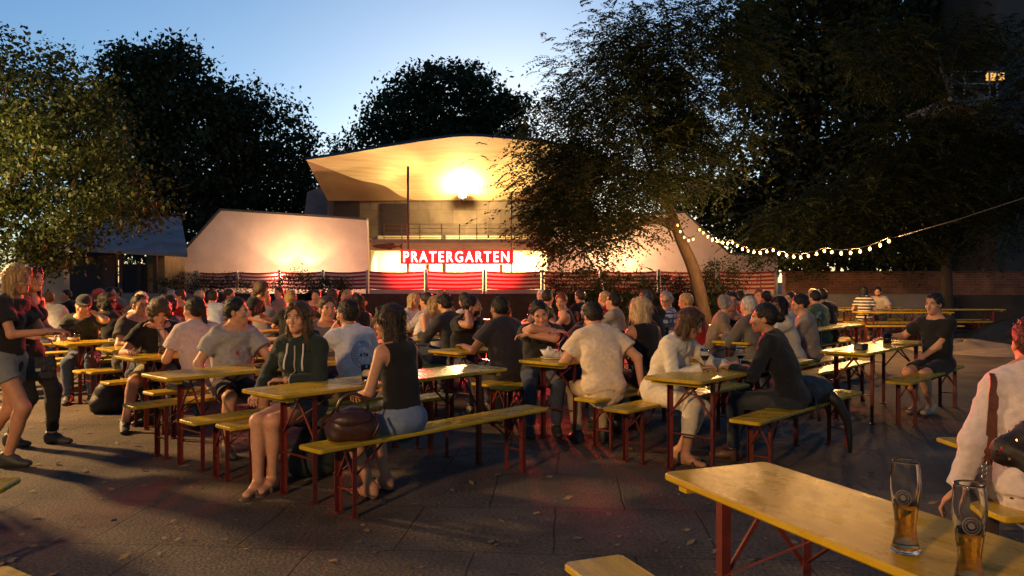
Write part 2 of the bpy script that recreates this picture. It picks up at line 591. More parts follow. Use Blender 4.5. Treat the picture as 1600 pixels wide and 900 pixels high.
    mats = [skinm(SK[skin]), MATS['eye_white'], MATS['iris'], hairm(HC[hc] if isinstance(hc, str) else hc), MATS['lips']]
    mb = MB()
    Rm = Matrix([list(r) for r in HA]).transposed()
    if Z < 15:
        for sg in (-1, 1):
            mb.ell(hp_((sg * .032, .0765, .002)), (.0135 * hs, .0125 * hs, .0105 * hs), Rm, 10, 8, 1)
            mb.ell(hp_((sg * .032, .0835, .002)), (.0065 * hs, .0062 * hs, .0065 * hs), Rm, 8, 6, 2)
            mb.ell(hp_((sg * .033, .088, .0235)), (.021 * hs, .0065 * hs, .0045 * hs), Rm @ Matrix.Rotation(sg * .12, 3, 'Y'), 8, 6, 3)
            mb.ell(hp_((sg * .032, .0845, .0105)), (.016 * hs, .007 * hs, .0022 * hs), Rm, 8, 5, 3)
        mb.ell(hp_((0, .0905, -.0625)), (.020 * hs, .0065 * hs, .0045 * hs), Rm, 8, 6, 4)
        mb.ell(hp_((0, .0900, -.0715)), (.018 * hs, .0065 * hs, .0050 * hs), Rm, 8, 6, 4)
    nb = len(V)
    Fc = Q.tolist() + [[i + nb for i in f] for f in mb.F]
    me = mesh_from('person', np.concatenate([V, np.array([tuple(v) for v in mb.V]).reshape(-1, 3)]) if mb.V else V, Fc,
                   mats, [0] * len(Q) + mb.M, True)
    root = link('person', me, None, (x, y, 0), -R_(face))
    tag(root, label, 'person', group)

    # ---- clothing
    def cl(name, ops, m, amp=.004, sc=1.0, vx=None):
        V, Q = sdf_mesh(ops, vx or vox, ((amp, sc, ph, (amp * .42, sc * 2.7)) if amp > .002 and Z < 11 else (amp, sc, ph)) if amp else None)
        if len(Q) == 0: return None
        return link(name, mesh_from(name, V, Q, m), root)

    tm = tmat if tmat else cloth(tc)
    inf = {'tee': .019, 'tank': .011, 'dress': .012}.get(top, .021)
    tor = torso(inf, -.02 if top != 'dress' else -.05)
    if top not in ('tank', 'dress') and sit is not None:
        eh = smooth_ell(P + np.array([0, -.012, -.005]), np.array([.172, .122, .112]) * s * (.5 + .5 * fat) + inf)
        zc = float(P[2]) - .035
        tor = tor + [('u', ((lambda f_: (lambda X, Y, Z: np.maximum(np.maximum(f_(X, Y, Z), zc + .02 * np.sin(X * 22 + ph) - Z), Y - .10)))(eh[0]), eh[1], eh[2]), .03)]
    neck = hp_((0, -.02, -.06))
    nd = nrm(nk * .9 + np.array([0, .35, 0])) if top != 'hoodie' else nk
    lift = {'tee': .028, 'tank': -.012, 'dress': -.01, 'long': .03, 'hoodie': .05, 'jacket': .035}[top]
    neckcut = ('i', half(nd, float(nd @ (C + t2 * lift))), 0)
    if top == 'tee':
        ops = tor + arm(SR, RE, RW, inf * 1.15, .62) + arm(SL, LE, LW, inf * 1.15, .62)
        ops.append(neckcut)
    elif top in ('tank', 'dress'):
        ops = tor
        for S in (SR, SL):
            ops.append(('s', smooth_ell(S + nrm(S - C) * .035 - t2 * .01, np.array([.062, .12, .105]) * s), .02))
        ops.append(('s', smooth_ell(C + fw * .075 + t2 * .0, np.array([.075, .085, .075]) * s), .02))
        ops.append(neckcut)
    else:
        ops = tor + arm(SR, RE, RW, inf, 1.93) + arm(SL, LE, LW, inf, 1.93)
        if top == 'hoodie':
            ops.append(('u', smooth_cap(C - fw * .075 + lat * .075 - t2 * .01, C - fw * .075 - lat * .075 - t2 * .01, .055, .055), .03))
            for sg in (-1, 1):
                ops.append(('u', smooth_cap(C - fw * .07 + lat * sg * .075, C + fw * .075 + lat * sg * .028 - t2 * .04, .036, .022), .03))
        if top in ('long', 'jacket'):
            for sg in (-1, 1):
                ops.append(('u', smooth_cap(C - fw * .05 + lat * sg * .05 + t2 * .02, C + fw * .075 + lat * sg * .03 - t2 * .06, .022, .018), .02))
            ops.append(('s', smooth_cap(C + fw * .10 + t2 * .05, C + fw * .155 - t2 * .14, .045, .008), .012))
        ops.append(neckcut if top != 'hoodie' else ('s', smooth_cap(C - t2 * .0 + fw * .02, neck + nk * .03 + fw * .02, .05, .075), .01))
    nm = {'tee': 'tee_shirt', 'tank': 'tank_top', 'dress': 'sleeveless_top', 'long': 'shirt', 'hoodie': 'hoodie', 'jacket': 'jacket'}[top]
    shirt = cl(nm, ops, tm, .0085 if top not in ('tank', 'dress') else .003, .85)
    up = {'jeans': 1.93, 'shorts': .80, 'hotpants': .42, 'capri': 1.62, 'skirt': .9}[bot]
    pi = .012 if bot != 'shorts' else .018
    bo = [('u', smooth_ell(P + np.array([0, -.01, -.012]), np.array([.168, .118, .107]) * s * (.5 + .5 * fat) + pi), .03),
          ('u', smooth_cap(P, P + t1 * .05, pe * .92, pe * .88, lat, .72), .03)]
    if legs:
        bo += leg(HR_, RK, RA, pi, up) + leg(HL_, LK, LA, pi, up)
    cl({'jeans': 'trousers', 'capri': 'trousers', 'skirt': 'skirt'}.get(bot, 'shorts'), bo, cloth(bc, .8), .005, .7)
    if legs and Z < 13:
        for (K, A) in ((RK, RA), (LK, LA)):
            if shoe == 'shoe':
                cl('shoe', foot(K, A, .009), MATS_shoe(shc), 0, 1)
            else:
                fd = np.array([A[0] * .25, 1.0, 0]); fd = nrm(fd)
                cl('sandal', [('u', smooth_cap(A - fd * .05 + np.array([0, 0, -.082]), A + fd * .19 + np.array([0, 0, -.082]), .036, .042, np.cross(fd, [0, 0, 1]), .25), .01),
                              ('u', smooth_cap(A + fd * .09 + np.array([.035, 0, -.07]), A + fd * .09 + np.array([-.035, 0, -.07]), .02, .02, fd, 1.6), .01)], MATS_shoe(shc), 0, 1)
    # ---- hair
    if hair != 'bald':
        E = lambda c, r: smooth_ell(hp_(c), np.array(r) * hs, HA)
        Cp = lambda a, b, ra, rb, fl_=1.0: smooth_cap(hp_(a), hp_(b), ra * hs, rb * hs, HA[0], fl_)
        th_ = {'short': .010, 'buzz': .004, 'curly': .034, 'fringe': .006}.get(hair, .013)
        ho = [('u', E((0, -.022, .040), (.075 + th_, .092 + th_, .082 + th_)), .01)]
        if hair in ('short', 'buzz', 'cap'):
            ho.append(('u', E((0, -.045, -.005), (.072 + th_ * .8, .062 + th_ * .8, .07)), .03))
            ho.append(('s', E((0, .092, -.020), (.080, .060, .104)), .012))
            for sg in (-1, 1): ho.append(('s', E((sg * .085, .012, -.045), (.03, .05, .045)), .012))
        elif hair == 'fringe':
            ho.append(('u', E((0, -.05, -.02), (.074, .058, .07)), .03))
            ho.append(('s', E((0, .03, .06), (.07, .11, .075)), .02))
            ho.append(('s', E((0, .095, -.03), (.09, .075, .12)), .01))
        elif hair == 'curly':
            for i in range(16):
                a = i / 16 * 6.283; rr = .085
                ho.append(('u', E((math.cos(a) * rr, -.03 + math.sin(a) * rr * .9, -.01 + .05 * math.sin(i * 2.3)), (.038, .038, .05)), .02))
            ho.append(('s', E((0, .11, -.035), (.064, .075, .085)), .02))
        elif hair in ('bun', 'pony'):
            ho.append(('u', E((0, -.05, .0), (.074, .058, .075)), .03))
            ho.append(('s', E((0, .094, -.022), (.076, .062, .106)), .012))
            for sg in (-1, 1): ho.append(('s', E((sg * .085, .02, -.05), (.03, .05, .05)), .012))
            if hair == 'bun': ho.append(('u', E((0, -.135, .0), (.048, .042, .045)), .012))
            else: ho.append(('u', Cp((0, -.115, .01), (0, -.15, -.16), .034, .02), .02))
        else:
            ln = {'bob': -.115, 'long': -.24, 'shag': -.13}[hair]
            for sg in (-1, 1):
                ho.append(('u', Cp((sg * .066, .000, .045), (sg * .082, .012, ln * .95), .036, .024), .03))
                ho.append(('u', Cp((sg * .055, -.055, .03), (sg * .065, -.05, ln * 1.05), .045, .032), .03))
                ho.append(('u', Cp((sg * .028, .062, .10), (sg * .073, .058, .0), .020, .014), .02))
            ho.append(('u', Cp((0, -.07, .03), (0, -.08, ln * 1.05), .055, .04), .03))
            ho.append(('s', E((0, .108, -.04), (.056, .075, .118)), .016))
            ho.append(('s', smooth_cap(hp_((.004, .09, .12)), hp_((.004, -.05, .145)), .006, .004), .008))
            ho.append(('s', smooth_cap(C, neck, .045, .045), .01))
        amp = .010 if hair == 'curly' else .0035
        V, Q = sdf_mesh(ho, min(vox * .85, .012), (amp, 1.6, ph, (.0045, 6.5)) if Z < 12 else (amp, 1.8, ph))
        if Z < 11.5 and hair != 'cap':
            # loose locks over the mass of the hair
            r = np.random.default_rng(NP[0]); sN = np.cross(V[Q[:, 1]] - V[Q[:, 0]], V[Q[:, 3]] - V[Q[:, 0]]); fc = V[Q].mean(1)
            nn = sN / (np.linalg.norm(sN, axis=1, keepdims=True) + 1e-9)
            pick = r.choice(len(fc), min(420, len(fc)), replace=False)
            ok = nn[pick] @ np.array([0, 0, 1.0]) > -.35; pick = pick[ok]
            longh = hair in ('bob', 'long', 'shag')
            LV = []; LQ = []
            for q in pick:
                p = fc[q].copy(); n_ = nn[q]
                d = (np.array([0, 0, -1.0]) if longh else -HA[1] * .8 - HA[2] * .45) + r.normal(0, .35 if hair != 'curly' else .9, 3)
                ln = ((.05 + .07 * r.random()) if longh else (.018 + .022 * r.random()) * (1.6 if hair == 'curly' else 1)) * hs
                wd = (.0022 + .0018 * r.random()) * max(1, vox / .008)
                b0 = len(LV)
                for k in range(4):
                    f = k / 3; t_ = d - n_ * (d @ n_); t_ = t_ / (np.linalg.norm(t_) + 1e-9)
                    s_ = np.cross(n_, t_); w_ = wd * (1 - .75 * f)
                    lift = (.0015 + .006 * math.sin(f * 2.2)) * (1 if longh else 1.2)
                    c_ = p + t_ * ln * f + n_ * lift + np.array([0, 0, -.02 * f * f * (1 if longh else 0)])
                    LV += [c_ - s_ * w_, c_ + s_ * w_]
                LQ += [[b0 + 2 * k, b0 + 2 * k + 1, b0 + 2 * k + 3, b0 + 2 * k + 2] for k in range(3)]
            Q = np.concatenate([Q, np.array(LQ, int) + len(V)]); V = np.concatenate([V, np.array(LV)])
        link('hair', mesh_from('hair', V, Q, hairm(HC[hc] if isinstance(hc, str) else hc)), root)
    if hair == 'cap':
        o = [('u', smooth_ell(hp_((0, -.018, .052)), np.array((.092, .110, .086)) * hs, HA), .01),
             ('u', smooth_ell(hp_((0, .115, .045)), np.array((.075, .075, .010)) * hs, HA), .02),
             ('i', half(-HA[2], float(-HA[2] @ hp_((0, 0, .034)))), 0)]
        cl('cap', o, cloth(POSEX.get('cap', (.03, .03, .03))), .001)
    if beard:
        o = [('u', smooth_ell(hp_((0, .036, -.062)), np.array((.064, .062, .058)) * hs, HA), .01),
             ('s', smooth_ell(hp_((0, .06, .0)), np.array((.10, .10, .05)) * hs, HA), .01),
             ('s', smooth_ell(hp_((0, .10, -.066)), np.array((.024, .02, .010)) * hs, HA), .006)]
        V, Q = sdf_mesh(o, min(vox, .012), (.002, 2, ph))
        link('beard', mesh_from('beard', V, Q, hairm(HC[hc] if isinstance(hc, str) else hc)), root)
    if glasses:
        g = MB()
        for sg in (-1, 1):
            pts = [hp_((sg * .034 + .024 * math.cos(a), .099, .002 + .018 * math.sin(a))) for a in np.linspace(0, 2 * math.pi, 13)]
            g.tube(pts, .0022, 6, cap=False)
            g.tube([hp_((sg * .058, .097, .008)), hp_((sg * .078, .05, .008)), hp_((sg * .080, -.01, .0))], .002, 5)
        g.tube([hp_((-.010, .101, .006)), hp_((.010, .101, .006))], .002, 5)
        g.build('glasses', MATS['black'], root, smooth=True)
    root['_'] = 0
    del root['_']
    return dict(root=root, shirt=shirt, C=C, P=P, fw=fw, lat=lat, t2=t2, hc=hc0, SR=SR, SL=SL, RW=RW, LW=LW, hp=hp_)


POSEX = {}


def surf_point(shirt, x, z, front=True, off=.003):
    """point on the garment at local x,z seen from the front or the back"""
    bm = shirt.get('_bvh') if False else None
    key = shirt.name
    if key not in _cache:
        me = shirt.data
        _cache[key] = BVHTree.FromPolygons([v.co[:] for v in me.vertices], [p.vertices[:] for p in me.polygons])
    d = -1 if front else 1
    hit = _cache[key].ray_cast(Vector((x, -d * 1.0, z)), Vector((0, d, 0)))
    if hit[0] is None: return None
    return hit[0] + Vector((0, -d * off, 0))
# ------------------------------------------------------------------ materials of the place
M = {}
def top_mat():
    m = bpy.data.materials.new('yellow_lacquered_wood'); m.use_nodes = True
    N = m.node_tree.nodes; L = m.node_tree.links; bs = N['Principled BSDF']
    tc = N.new('ShaderNodeTexCoord'); oi = N.new('ShaderNodeObjectInfo')
    ad = N.new('ShaderNodeVectorMath'); ad.operation = 'ADD'; L.new(tc.outputs['Object'], ad.inputs[0])
    cb = N.new('ShaderNodeVectorMath'); cb.operation = 'SCALE'; cb.inputs[0].default_value = (37, 53, 0); L.new(oi.outputs['Random'], cb.inputs['Scale']); L.new(cb.outputs[0], ad.inputs[1])
    def noise(scale, det, st, rough=.6):
        mp = N.new('ShaderNodeMapping'); mp.inputs['Scale'].default_value = st; L.new(ad.outputs[0], mp.inputs['Vector'])
        n = N.new('ShaderNodeTexNoise'); n.inputs['Scale'].default_value = scale; n.inputs['Detail'].default_value = det; n.inputs['Roughness'].default_value = rough
        L.new(mp.outputs['Vector'], n.inputs['Vector']); return n.outputs['Fac']
    def ramp(src, a, b, c0, c1):
        r = N.new('ShaderNodeValToRGB'); r.color_ramp.elements[0].position = a; r.color_ramp.elements[1].position = b
        r.color_ramp.elements[0].color = tuple(c0) + (1,); r.color_ramp.elements[1].color = tuple(c1) + (1,); L.new(src, r.inputs['Fac']); return r.outputs['Color']
    def mixc(f, a, b, mode='MIX'):
        x = N.new('ShaderNodeMix'); x.data_type = 'RGBA'; x.blend_type = mode
        if isinstance(f, float): x.inputs['Factor'].default_value = f
        else: L.new(f, x.inputs['Factor'])
        L.new(a, x.inputs['A'])
        if isinstance(b, tuple): x.inputs['B'].default_value = b
        else: L.new(b, x.inputs['B'])
        return x.outputs['Result']
    base = ramp(noise(2.2, 5, (1, 2.5, 1)), .32, .7, (.42, .275, .010), (.58, .39, .018))
    grain = ramp(noise(10, 6, (.35, 9, 1)), .35, .65, (.78, .74, .7), (1.08, 1.08, 1.08))
    c = mixc(.8, base, grain, 'MULTIPLY')
    scuff = ramp(noise(9, 8, (.8, 1.6, 1), .75), .60, .72, (0, 0, 0), (.35, .35, .35))
    c = mixc(scuff, c, (.56, .42, .16, 1))
    stain = ramp(noise(5, 7, (1, 1, 1), .7), .64, .74, (0, 0, 0), (.45, .45, .45))
    c = mixc(stain, c, (.15, .085, .03, 1))
    L.new(c, bs.inputs['Base Color'])
    r = ramp(noise(7, 6, (1, 1.5, 1), .7), .35, .7, (.16, .16, .16), (.48, .48, .48)); L.new(r, bs.inputs['Roughness'])
    bs.inputs['Specular IOR Level'].default_value = .38; bs.inputs['Coat Weight'].default_value = .10; bs.inputs['Coat Roughness'].default_value = .2
    bp = N.new('ShaderNodeBump'); bp.inputs['Strength'].default_value = .12; bp.inputs['Distance'].default_value = .01; L.new(noise(24, 6, (.5, 2, 1), .7), bp.inputs['Height']); L.new(bp.outputs['Normal'], bs.inputs['Normal'])
    return m
M['top'] = top_mat()
M['edge'] = M['top']
M['steel'] = mat('red_brown_painted_steel', (.115, .018, .014), .45, .25, 14, .05, 60)
M['plaster'] = mat('pale_plaster', (.43, .33, .27), .85, .16, .8, .3, 14)
M['coping'] = mat('dark_sheet_metal', (.035, .034, .036), .5, .2, 4)
M['shell'] = mat('shell_plaster', (.55, .42, .24), .8, .16, 1.6, .12, 6, stretch=(.25, .4, 9))
M['concrete'] = mat('grey_concrete', (.20, .18, .17), .85, .15, 2, .1, 30)
M['roof'] = mat('roofing_felt', (.16, .165, .18), .9, .3, 1.5, .2, 20)
M['darkwood'] = mat('dark_brown_boards', (.05, .018, .014), .7, .3, 4, .1, 30, stretch=(5, 5, .6))
M['post'] = mat('galvanised_post', (.42, .40, .34), .45, .15, 12, metal=.3)
M['bark'] = mat('bark', (.065, .04, .026), .9, .35, 9, .8, 30, stretch=(1, 1, .3))
M['bark_dark'] = mat('dark_bark', (.035, .026, .02), .9, .3, 9, .6, 30, stretch=(1, 1, .3))
M['lens'] = mat('lamp_lens', (1, .9, .7), .3, 0, emit=(1, .80, .45), estr=30)
M['white_metal'] = mat('white_metal', (.6, .6, .58), .4, .1)


def panel_mat():
    """stone slabs of the stage house: rectangular slabs, each a slightly different tone"""
    m = bpy.data.materials.new('stone_slabs'); m.use_nodes = True
    N = m.node_tree.nodes; L = m.node_tree.links; bs = N['Principled BSDF']
    tc = N.new('ShaderNodeTexCoord'); mp = N.new('ShaderNodeMapping'); mp.inputs['Rotation'].default_value = (math.radians(90), 0, 0)
    mp.vector_type = 'TEXTURE'
    br = N.new('ShaderNodeTexBrick'); br.inputs['Scale'].default_value = 1.0
    br.inputs['Brick Width'].default_value = .95; br.inputs['Row Height'].default_value = .62; br.inputs['Mortar Size'].default_value = .012
    br.inputs['Color1'].default_value = (.17, .125, .09, 1); br.inputs['Color2'].default_value = (.10, .075, .055, 1); br.inputs['Mortar'].default_value = (.08, .06, .05, 1)
    nz = N.new('ShaderNodeTexNoise'); nz.inputs['Scale'].default_value = 3; nz.inputs['Detail'].default_value = 6
    mx = N.new('ShaderNodeMix'); mx.data_type = 'RGBA'; mx.blend_type = 'OVERLAY'; mx.inputs['Factor'].default_value = .5
    L.new(tc.outputs['Object'], mp.inputs['Vector']); L.new(mp.outputs['Vector'], br.inputs['Vector'])
    L.new(tc.outputs['Object'], nz.inputs['Vector'])
    L.new(br.outputs['Color'], mx.inputs['A']); L.new(nz.outputs['Fac'], mx.inputs['B'])
    L.new(mx.outputs['Result'], bs.inputs['Base Color']); bs.inputs['Roughness'].default_value = .8
    return m
M['slabs'] = panel_mat()


def brick_mat():
    m = bpy.data.materials.new('old_brick'); m.use_nodes = True
    N = m.node_tree.nodes; L = m.node_tree.links; bs = N['Principled BSDF']
    tc = N.new('ShaderNodeTexCoord'); mp = N.new('ShaderNodeMapping'); mp.vector_type = 'TEXTURE'; mp.inputs['Rotation'].default_value = (math.radians(90), 0, 0)
    br = N.new('ShaderNodeTexBrick'); br.inputs['Scale'].default_value = 1.0
    br.inputs['Brick Width'].default_value = .25; br.inputs['Row Height'].default_value = .078; br.inputs['Mortar Size'].default_value = .008
    br.inputs['Color1'].default_value = (.26, .10, .055, 1); br.inputs['Color2'].default_value = (.17, .065, .04, 1); br.inputs['Mortar'].default_value = (.24, .18, .13, 1)
    nz = N.new('ShaderNodeTexNoise'); nz.inputs['Scale'].default_value = 1.3; nz.inputs['Detail'].default_value = 8
    rp = N.new('ShaderNodeValToRGB'); rp.color_ramp.elements[0].color = (.35, .33, .3, 1); rp.color_ramp.elements[1].color = (1.2, 1.1, 1, 1)
    rp.color_ramp.elements[0].position = .35; rp.color_ramp.elements[1].position = .65
    mx = N.new('ShaderNodeMix'); mx.data_type = 'RGBA'; mx.blend_type = 'MULTIPLY'; mx.inputs['Factor'].default_value = .8
    L.new(tc.outputs['Object'], mp.inputs['Vector']); L.new(mp.outputs['Vector'], br.inputs['Vector']); L.new(tc.outputs['Object'], nz.inputs['Vector'])
    L.new(nz.outputs['Fac'], rp.inputs['Fac']); L.new(br.outputs['Color'], mx.inputs['A']); L.new(rp.outputs['Color'], mx.inputs['B'])
    L.new(mx.outputs['Result'], bs.inputs['Base Color']); bs.inputs['Roughness'].default_value = .9
    bp = N.new('ShaderNodeBump'); bp.inputs['Strength'].default_value = .5; bp.inputs['Distance'].default_value = .02
    L.new(br.outputs['Fac'], bp.inputs['Height']); bp.invert = True; L.new(bp.outputs['Normal'], bs.inputs['Normal'])
    return m
M['brick'] = brick_mat()


def ground_mat():
    m = bpy.data.materials.new('worn_paving'); m.use_nodes = True
    N = m.node_tree.nodes; L = m.node_tree.links; bs = N['Principled BSDF']
    tc = N.new('ShaderNodeTexCoord')
    nzw = N.new('ShaderNodeTexNoise'); nzw.inputs['Scale'].default_value = .6; nzw.inputs['Detail'].default_value = 3
    wv = N.new('ShaderNodeVectorMath'); wv.operation = 'MULTIPLY_ADD'; wv.inputs[1].default_value = (.16, .16, 0)
    L.new(tc.outputs['Object'], nzw.inputs['Vector']); L.new(nzw.outputs['Color'], wv.inputs[0]); L.new(tc.outputs['Object'], wv.inputs[2])
    mp = N.new('ShaderNodeMapping'); mp.inputs['Rotation'].default_value = (0, 0, math.radians(4)); L.new(wv.outputs['Vector'], mp.inputs['Vector'])
    br = N.new('ShaderNodeTexBrick'); br.inputs['Scale'].default_value = 1.0; br.offset = .5
    br.inputs['Brick Width'].default_value = .9; br.inputs['Row Height'].default_value = .9; br.inputs['Mortar Size'].default_value = .008
    br.inputs['Mortar Smooth'].default_value = .6
    br.inputs['Color1'].default_value = (.130, .110, .090, 1); br.inputs['Color2'].default_value = (.112, .096, .080, 1); br.inputs['Mortar'].default_value = (.048, .041, .035, 1)
    L.new(mp.outputs['Vector'], br.inputs['Vector'])
    n1 = N.new('ShaderNodeTexNoise'); n1.inputs['Scale'].default_value = .9; n1.inputs['Detail'].default_value = 9; n1.inputs['Roughness'].default_value = .65
    L.new(tc.outputs['Object'], n1.inputs['Vector'])
    rp = N.new('ShaderNodeValToRGB'); rp.color_ramp.elements[0].position = .32; rp.color_ramp.elements[1].position = .7
    rp.color_ramp.elements[0].color = (.40, .38, .36, 1); rp.color_ramp.elements[1].color = (1.4, 1.34, 1.25, 1)
    L.new(n1.outputs['Fac'], rp.inputs['Fac'])
    mx = N.new('ShaderNodeMix'); mx.data_type = 'RGBA'; mx.blend_type = 'MULTIPLY'; mx.inputs['Factor'].default_value = .9
    L.new(br.outputs['Color'], mx.inputs['A']); L.new(rp.outputs['Color'], mx.inputs['B'])
    n2 = N.new('ShaderNodeTexNoise'); n2.inputs['Scale'].default_value = 45; n2.inputs['Detail'].default_value = 4; L.new(tc.outputs['Object'], n2.inputs['Vector'])
    r2 = N.new('ShaderNodeValToRGB'); r2.color_ramp.elements[0].position = .35; r2.color_ramp.elements[1].position = .75
    r2.color_ramp.elements[0].color = (.5, .5, .5, 1); r2.color_ramp.elements[1].color = (1.6, 1.5, 1.4, 1); L.new(n2.outputs['Fac'], r2.inputs['Fac'])
    m2 = N.new('ShaderNodeMix'); m2.data_type = 'RGBA'; m2.blend_type = 'MULTIPLY'; m2.inputs['Factor'].default_value = .8
    L.new(mx.outputs['Result'], m2.inputs['A']); L.new(r2.outputs['Color'], m2.inputs['B'])
    # sand and dust gathered over the joints
    n3 = N.new('ShaderNodeTexNoise'); n3.inputs['Scale'].default_value = .45; n3.inputs['Detail'].default_value = 5; L.new(tc.outputs['Object'], n3.inputs['Vector'])
    r3 = N.new('ShaderNodeValToRGB'); r3.color_ramp.elements[0].position = .45; r3.color_ramp.elements[1].position = .62; L.new(n3.outputs['Fac'], r3.inputs['Fac'])
    m3 = N.new('ShaderNodeMix'); m3.data_type = 'RGBA'; L.new(r3.outputs['Color'], m3.inputs['Factor'])
    m3.inputs['B'].default_value = (.105, .088, .072, 1)
    L.new(m2.outputs['Result'], m3.inputs['A'])
    m4 = N.new('ShaderNodeMix'); m4.data_type = 'RGBA'; m4.inputs['Factor'].default_value = .45
    L.new(m2.outputs['Result'], m4.inputs['A']); L.new(m3.outputs['Result'], m4.inputs['B'])
    L.new(m4.outputs['Result'], bs.inputs['Base Color'])
    bs.inputs['Roughness'].default_value = .78; bs.inputs['Specular IOR Level'].default_value = .18
    ad = N.new('ShaderNodeMath'); ad.operation = 'MULTIPLY_ADD'; ad.inputs[1].default_value = -.6
    L.new(br.outputs['Fac'], ad.inputs[0]); L.new(n2.outputs['Fac'], ad.inputs[2])
    ad2 = N.new('ShaderNodeMath'); ad2.operation = 'ADD'; L.new(ad.outputs[0], ad2.inputs[0]); L.new(n1.outputs['Fac'], ad2.inputs[1])
    bp = N.new('ShaderNodeBump'); bp.inputs['Strength'].default_value = .55; bp.inputs['Distance'].default_value = .02
    L.new(ad2.outputs[0], bp.inputs['Height']); L.new(bp.outputs['Normal'], bs.inputs['Normal'])
    return m


g = MB(); g.add([(-220, -60, 0), (220, -60, 0), (220, 420, 0), (-220, 420, 0)], [(0, 1, 2, 3)])
tag(g.build('ground', ground_mat()), kind='structure')

# fallen leaves and crumbs on the paving
lv = MB()
for i in range(2600):
    yy = 2.2 + 12 * rng.random() ** 1.5; xx = (rng.random() * 2 - 1) * yy * .7
    a = rng.random() * 6.28; r = .006 + .034 * rng.random() ** 3
    e1 = Vector((math.cos(a), math.sin(a), .2 * rng.normal())) * r; e2 = Vector((-math.sin(a), math.cos(a), .25 * rng.normal())) * r * .55
    c = Vector((xx, yy, .012 + .004 * rng.random()))
    lv.add([c - e1, c + e2, c + e1 * 1.1, c - e2], [(0, 1, 2, 3)], 0 if rng.random() < .6 else 1)
tag(lv.build('fallen_leaves', [mat('dry_leaf', (.20, .14, .06), .8, .3), mat('paper_scrap', (.16, .13, .10), .8, .2)]), kind='stuff')

# ------------------------------------------------------------------ beer tables and benches
UA = 48.0
U = np.array([math.cos(math.radians(UA)), math.sin(math.radians(UA))]); Vv = np.array([U[1], -U[0]])


def slab(w, l, t, z, r=.035):
    """rounded-corner plank from 0..l along +x, centred on y, top face at z, soft edges"""
    mb = MB()
    def ring(ins, zz):
        pts = []
        rr = max(r - ins, .004)
        for cx, cy, a0 in ((l - r, w / 2 - r, 0), (r, w / 2 - r, 90), (r, -w / 2 + r, 180), (l - r, -w / 2 + r, 270)):
            for k in range(5):
                a = math.radians(a0 + 22.5 * k)
                pts.append((cx + rr * math.cos(a), cy + rr * math.sin(a), zz))
        return pts
    rings = [ring(.006, z - t), ring(.0, z - t + .006), ring(.0, z - .006), ring(.006, z)]
    n = 20; Vs = sum(rings, []); Fs = []
    for j in range(3):
        for k in range(n): Fs.append((j * n + k, j * n + (k + 1) % n, (j + 1) * n + (k + 1) % n, (j + 1) * n + k))
    Fs.append(tuple(range(n))[::-1]); Fs.append(tuple(3 * n + k for k in range(n)))
    return mb.add(Vs, Fs)


def angle_leg(mb, x, y, h, sx, sy):
    mb.box((x, y, h / 2), (.034, .004, h)); mb.box((x + sx * .015, y - sy * .019, h / 2), (.004, .034, h))
    mb.box((x, y - sy * .012, .006), (.05, .05, .012))


def make_table(L=2.2):
    t = empty('beer_table')
    slab(.50, L, .028, .77).build('tabletop', M['top'], t)
    for xe, sg in ((.30, 1), (L - .30, -1)):
        for y in (-.20, .20):
            b = MB(); angle_leg(b, xe, y, .740, sg, 1 if y > 0 else -1); b.build('leg', M['steel'], t)
        b = MB()
        b.bar((xe, -.20, .725), (xe, .20, .725), .03, .03); b.build('crossbar', M['steel'], t)
        b = MB(); b.bar((xe, -.19, .30), (xe, .19, .30), .012, .012); b.build('rod', M['steel'], t)
        for y in (-.19, .19):
            b = MB()
            b.bar((xe, y, .44), (xe, -y * .12, .715), .016, .010, up=(1, 0, 0))
            b.bar((xe + sg * .008, y, .46), (xe + sg * .42, y * .25, .735), .018, .006)
            b.build('brace', M['steel'], t)
        b = MB(); b.box((xe - sg * .2, 0, .727), (.05, .44, .028)); b.build('batten', M['top'], t)
    return t


def make_bench(L=2.2):
    t = empty('beer_bench')
    slab(.25, L, .028, .48, .03).build('seat', M['top'], t)
    for xe, sg in ((.28, 1), (L - .28, -1)):
        for y in (-.095, .095):
            b = MB(); angle_leg(b, xe, y, .450, sg, 1 if y > 0 else -1); b.build('leg', M['steel'], t)
        b = MB(); b.bar((xe, -.09, .435), (xe, .09, .435), .026, .026); b.build('crossbar', M['steel'], t)
        b = MB(); b.bar((xe, -.085, .17), (xe, .085, .17), .012, .012); b.build('rod', M['steel'], t)
        for y in (-.085, .085):
            b = MB(); b.bar((xe, y, .24), (xe, -y * .2, .425), .014, .010, up=(1, 0, 0)); b.bar((xe + sg * .008, y, .26), (xe + sg * .30, y * .3, .445), .016, .006)
            b.build('brace', M['steel'], t)
    return t


_tp, _bp = make_table(), make_bench()
_used = [False, False]


def place(kind, p, ang, label, group=None):
    i = 0 if kind == 'table' else 1
    o = (_tp, _bp)[i]
    if _used[i]: o = copy_tree(o)
    _used[i] = True
    o.location = (p[0], p[1], 0); o.rotation_euler = (0, 0, math.radians(ang))
    for k in ('label', 'group'):
        if k in o: del o[k]
    tag(o, label, kind, group or ('beer tables of the garden' if i == 0 else 'beer benches of the garden'))
    return o


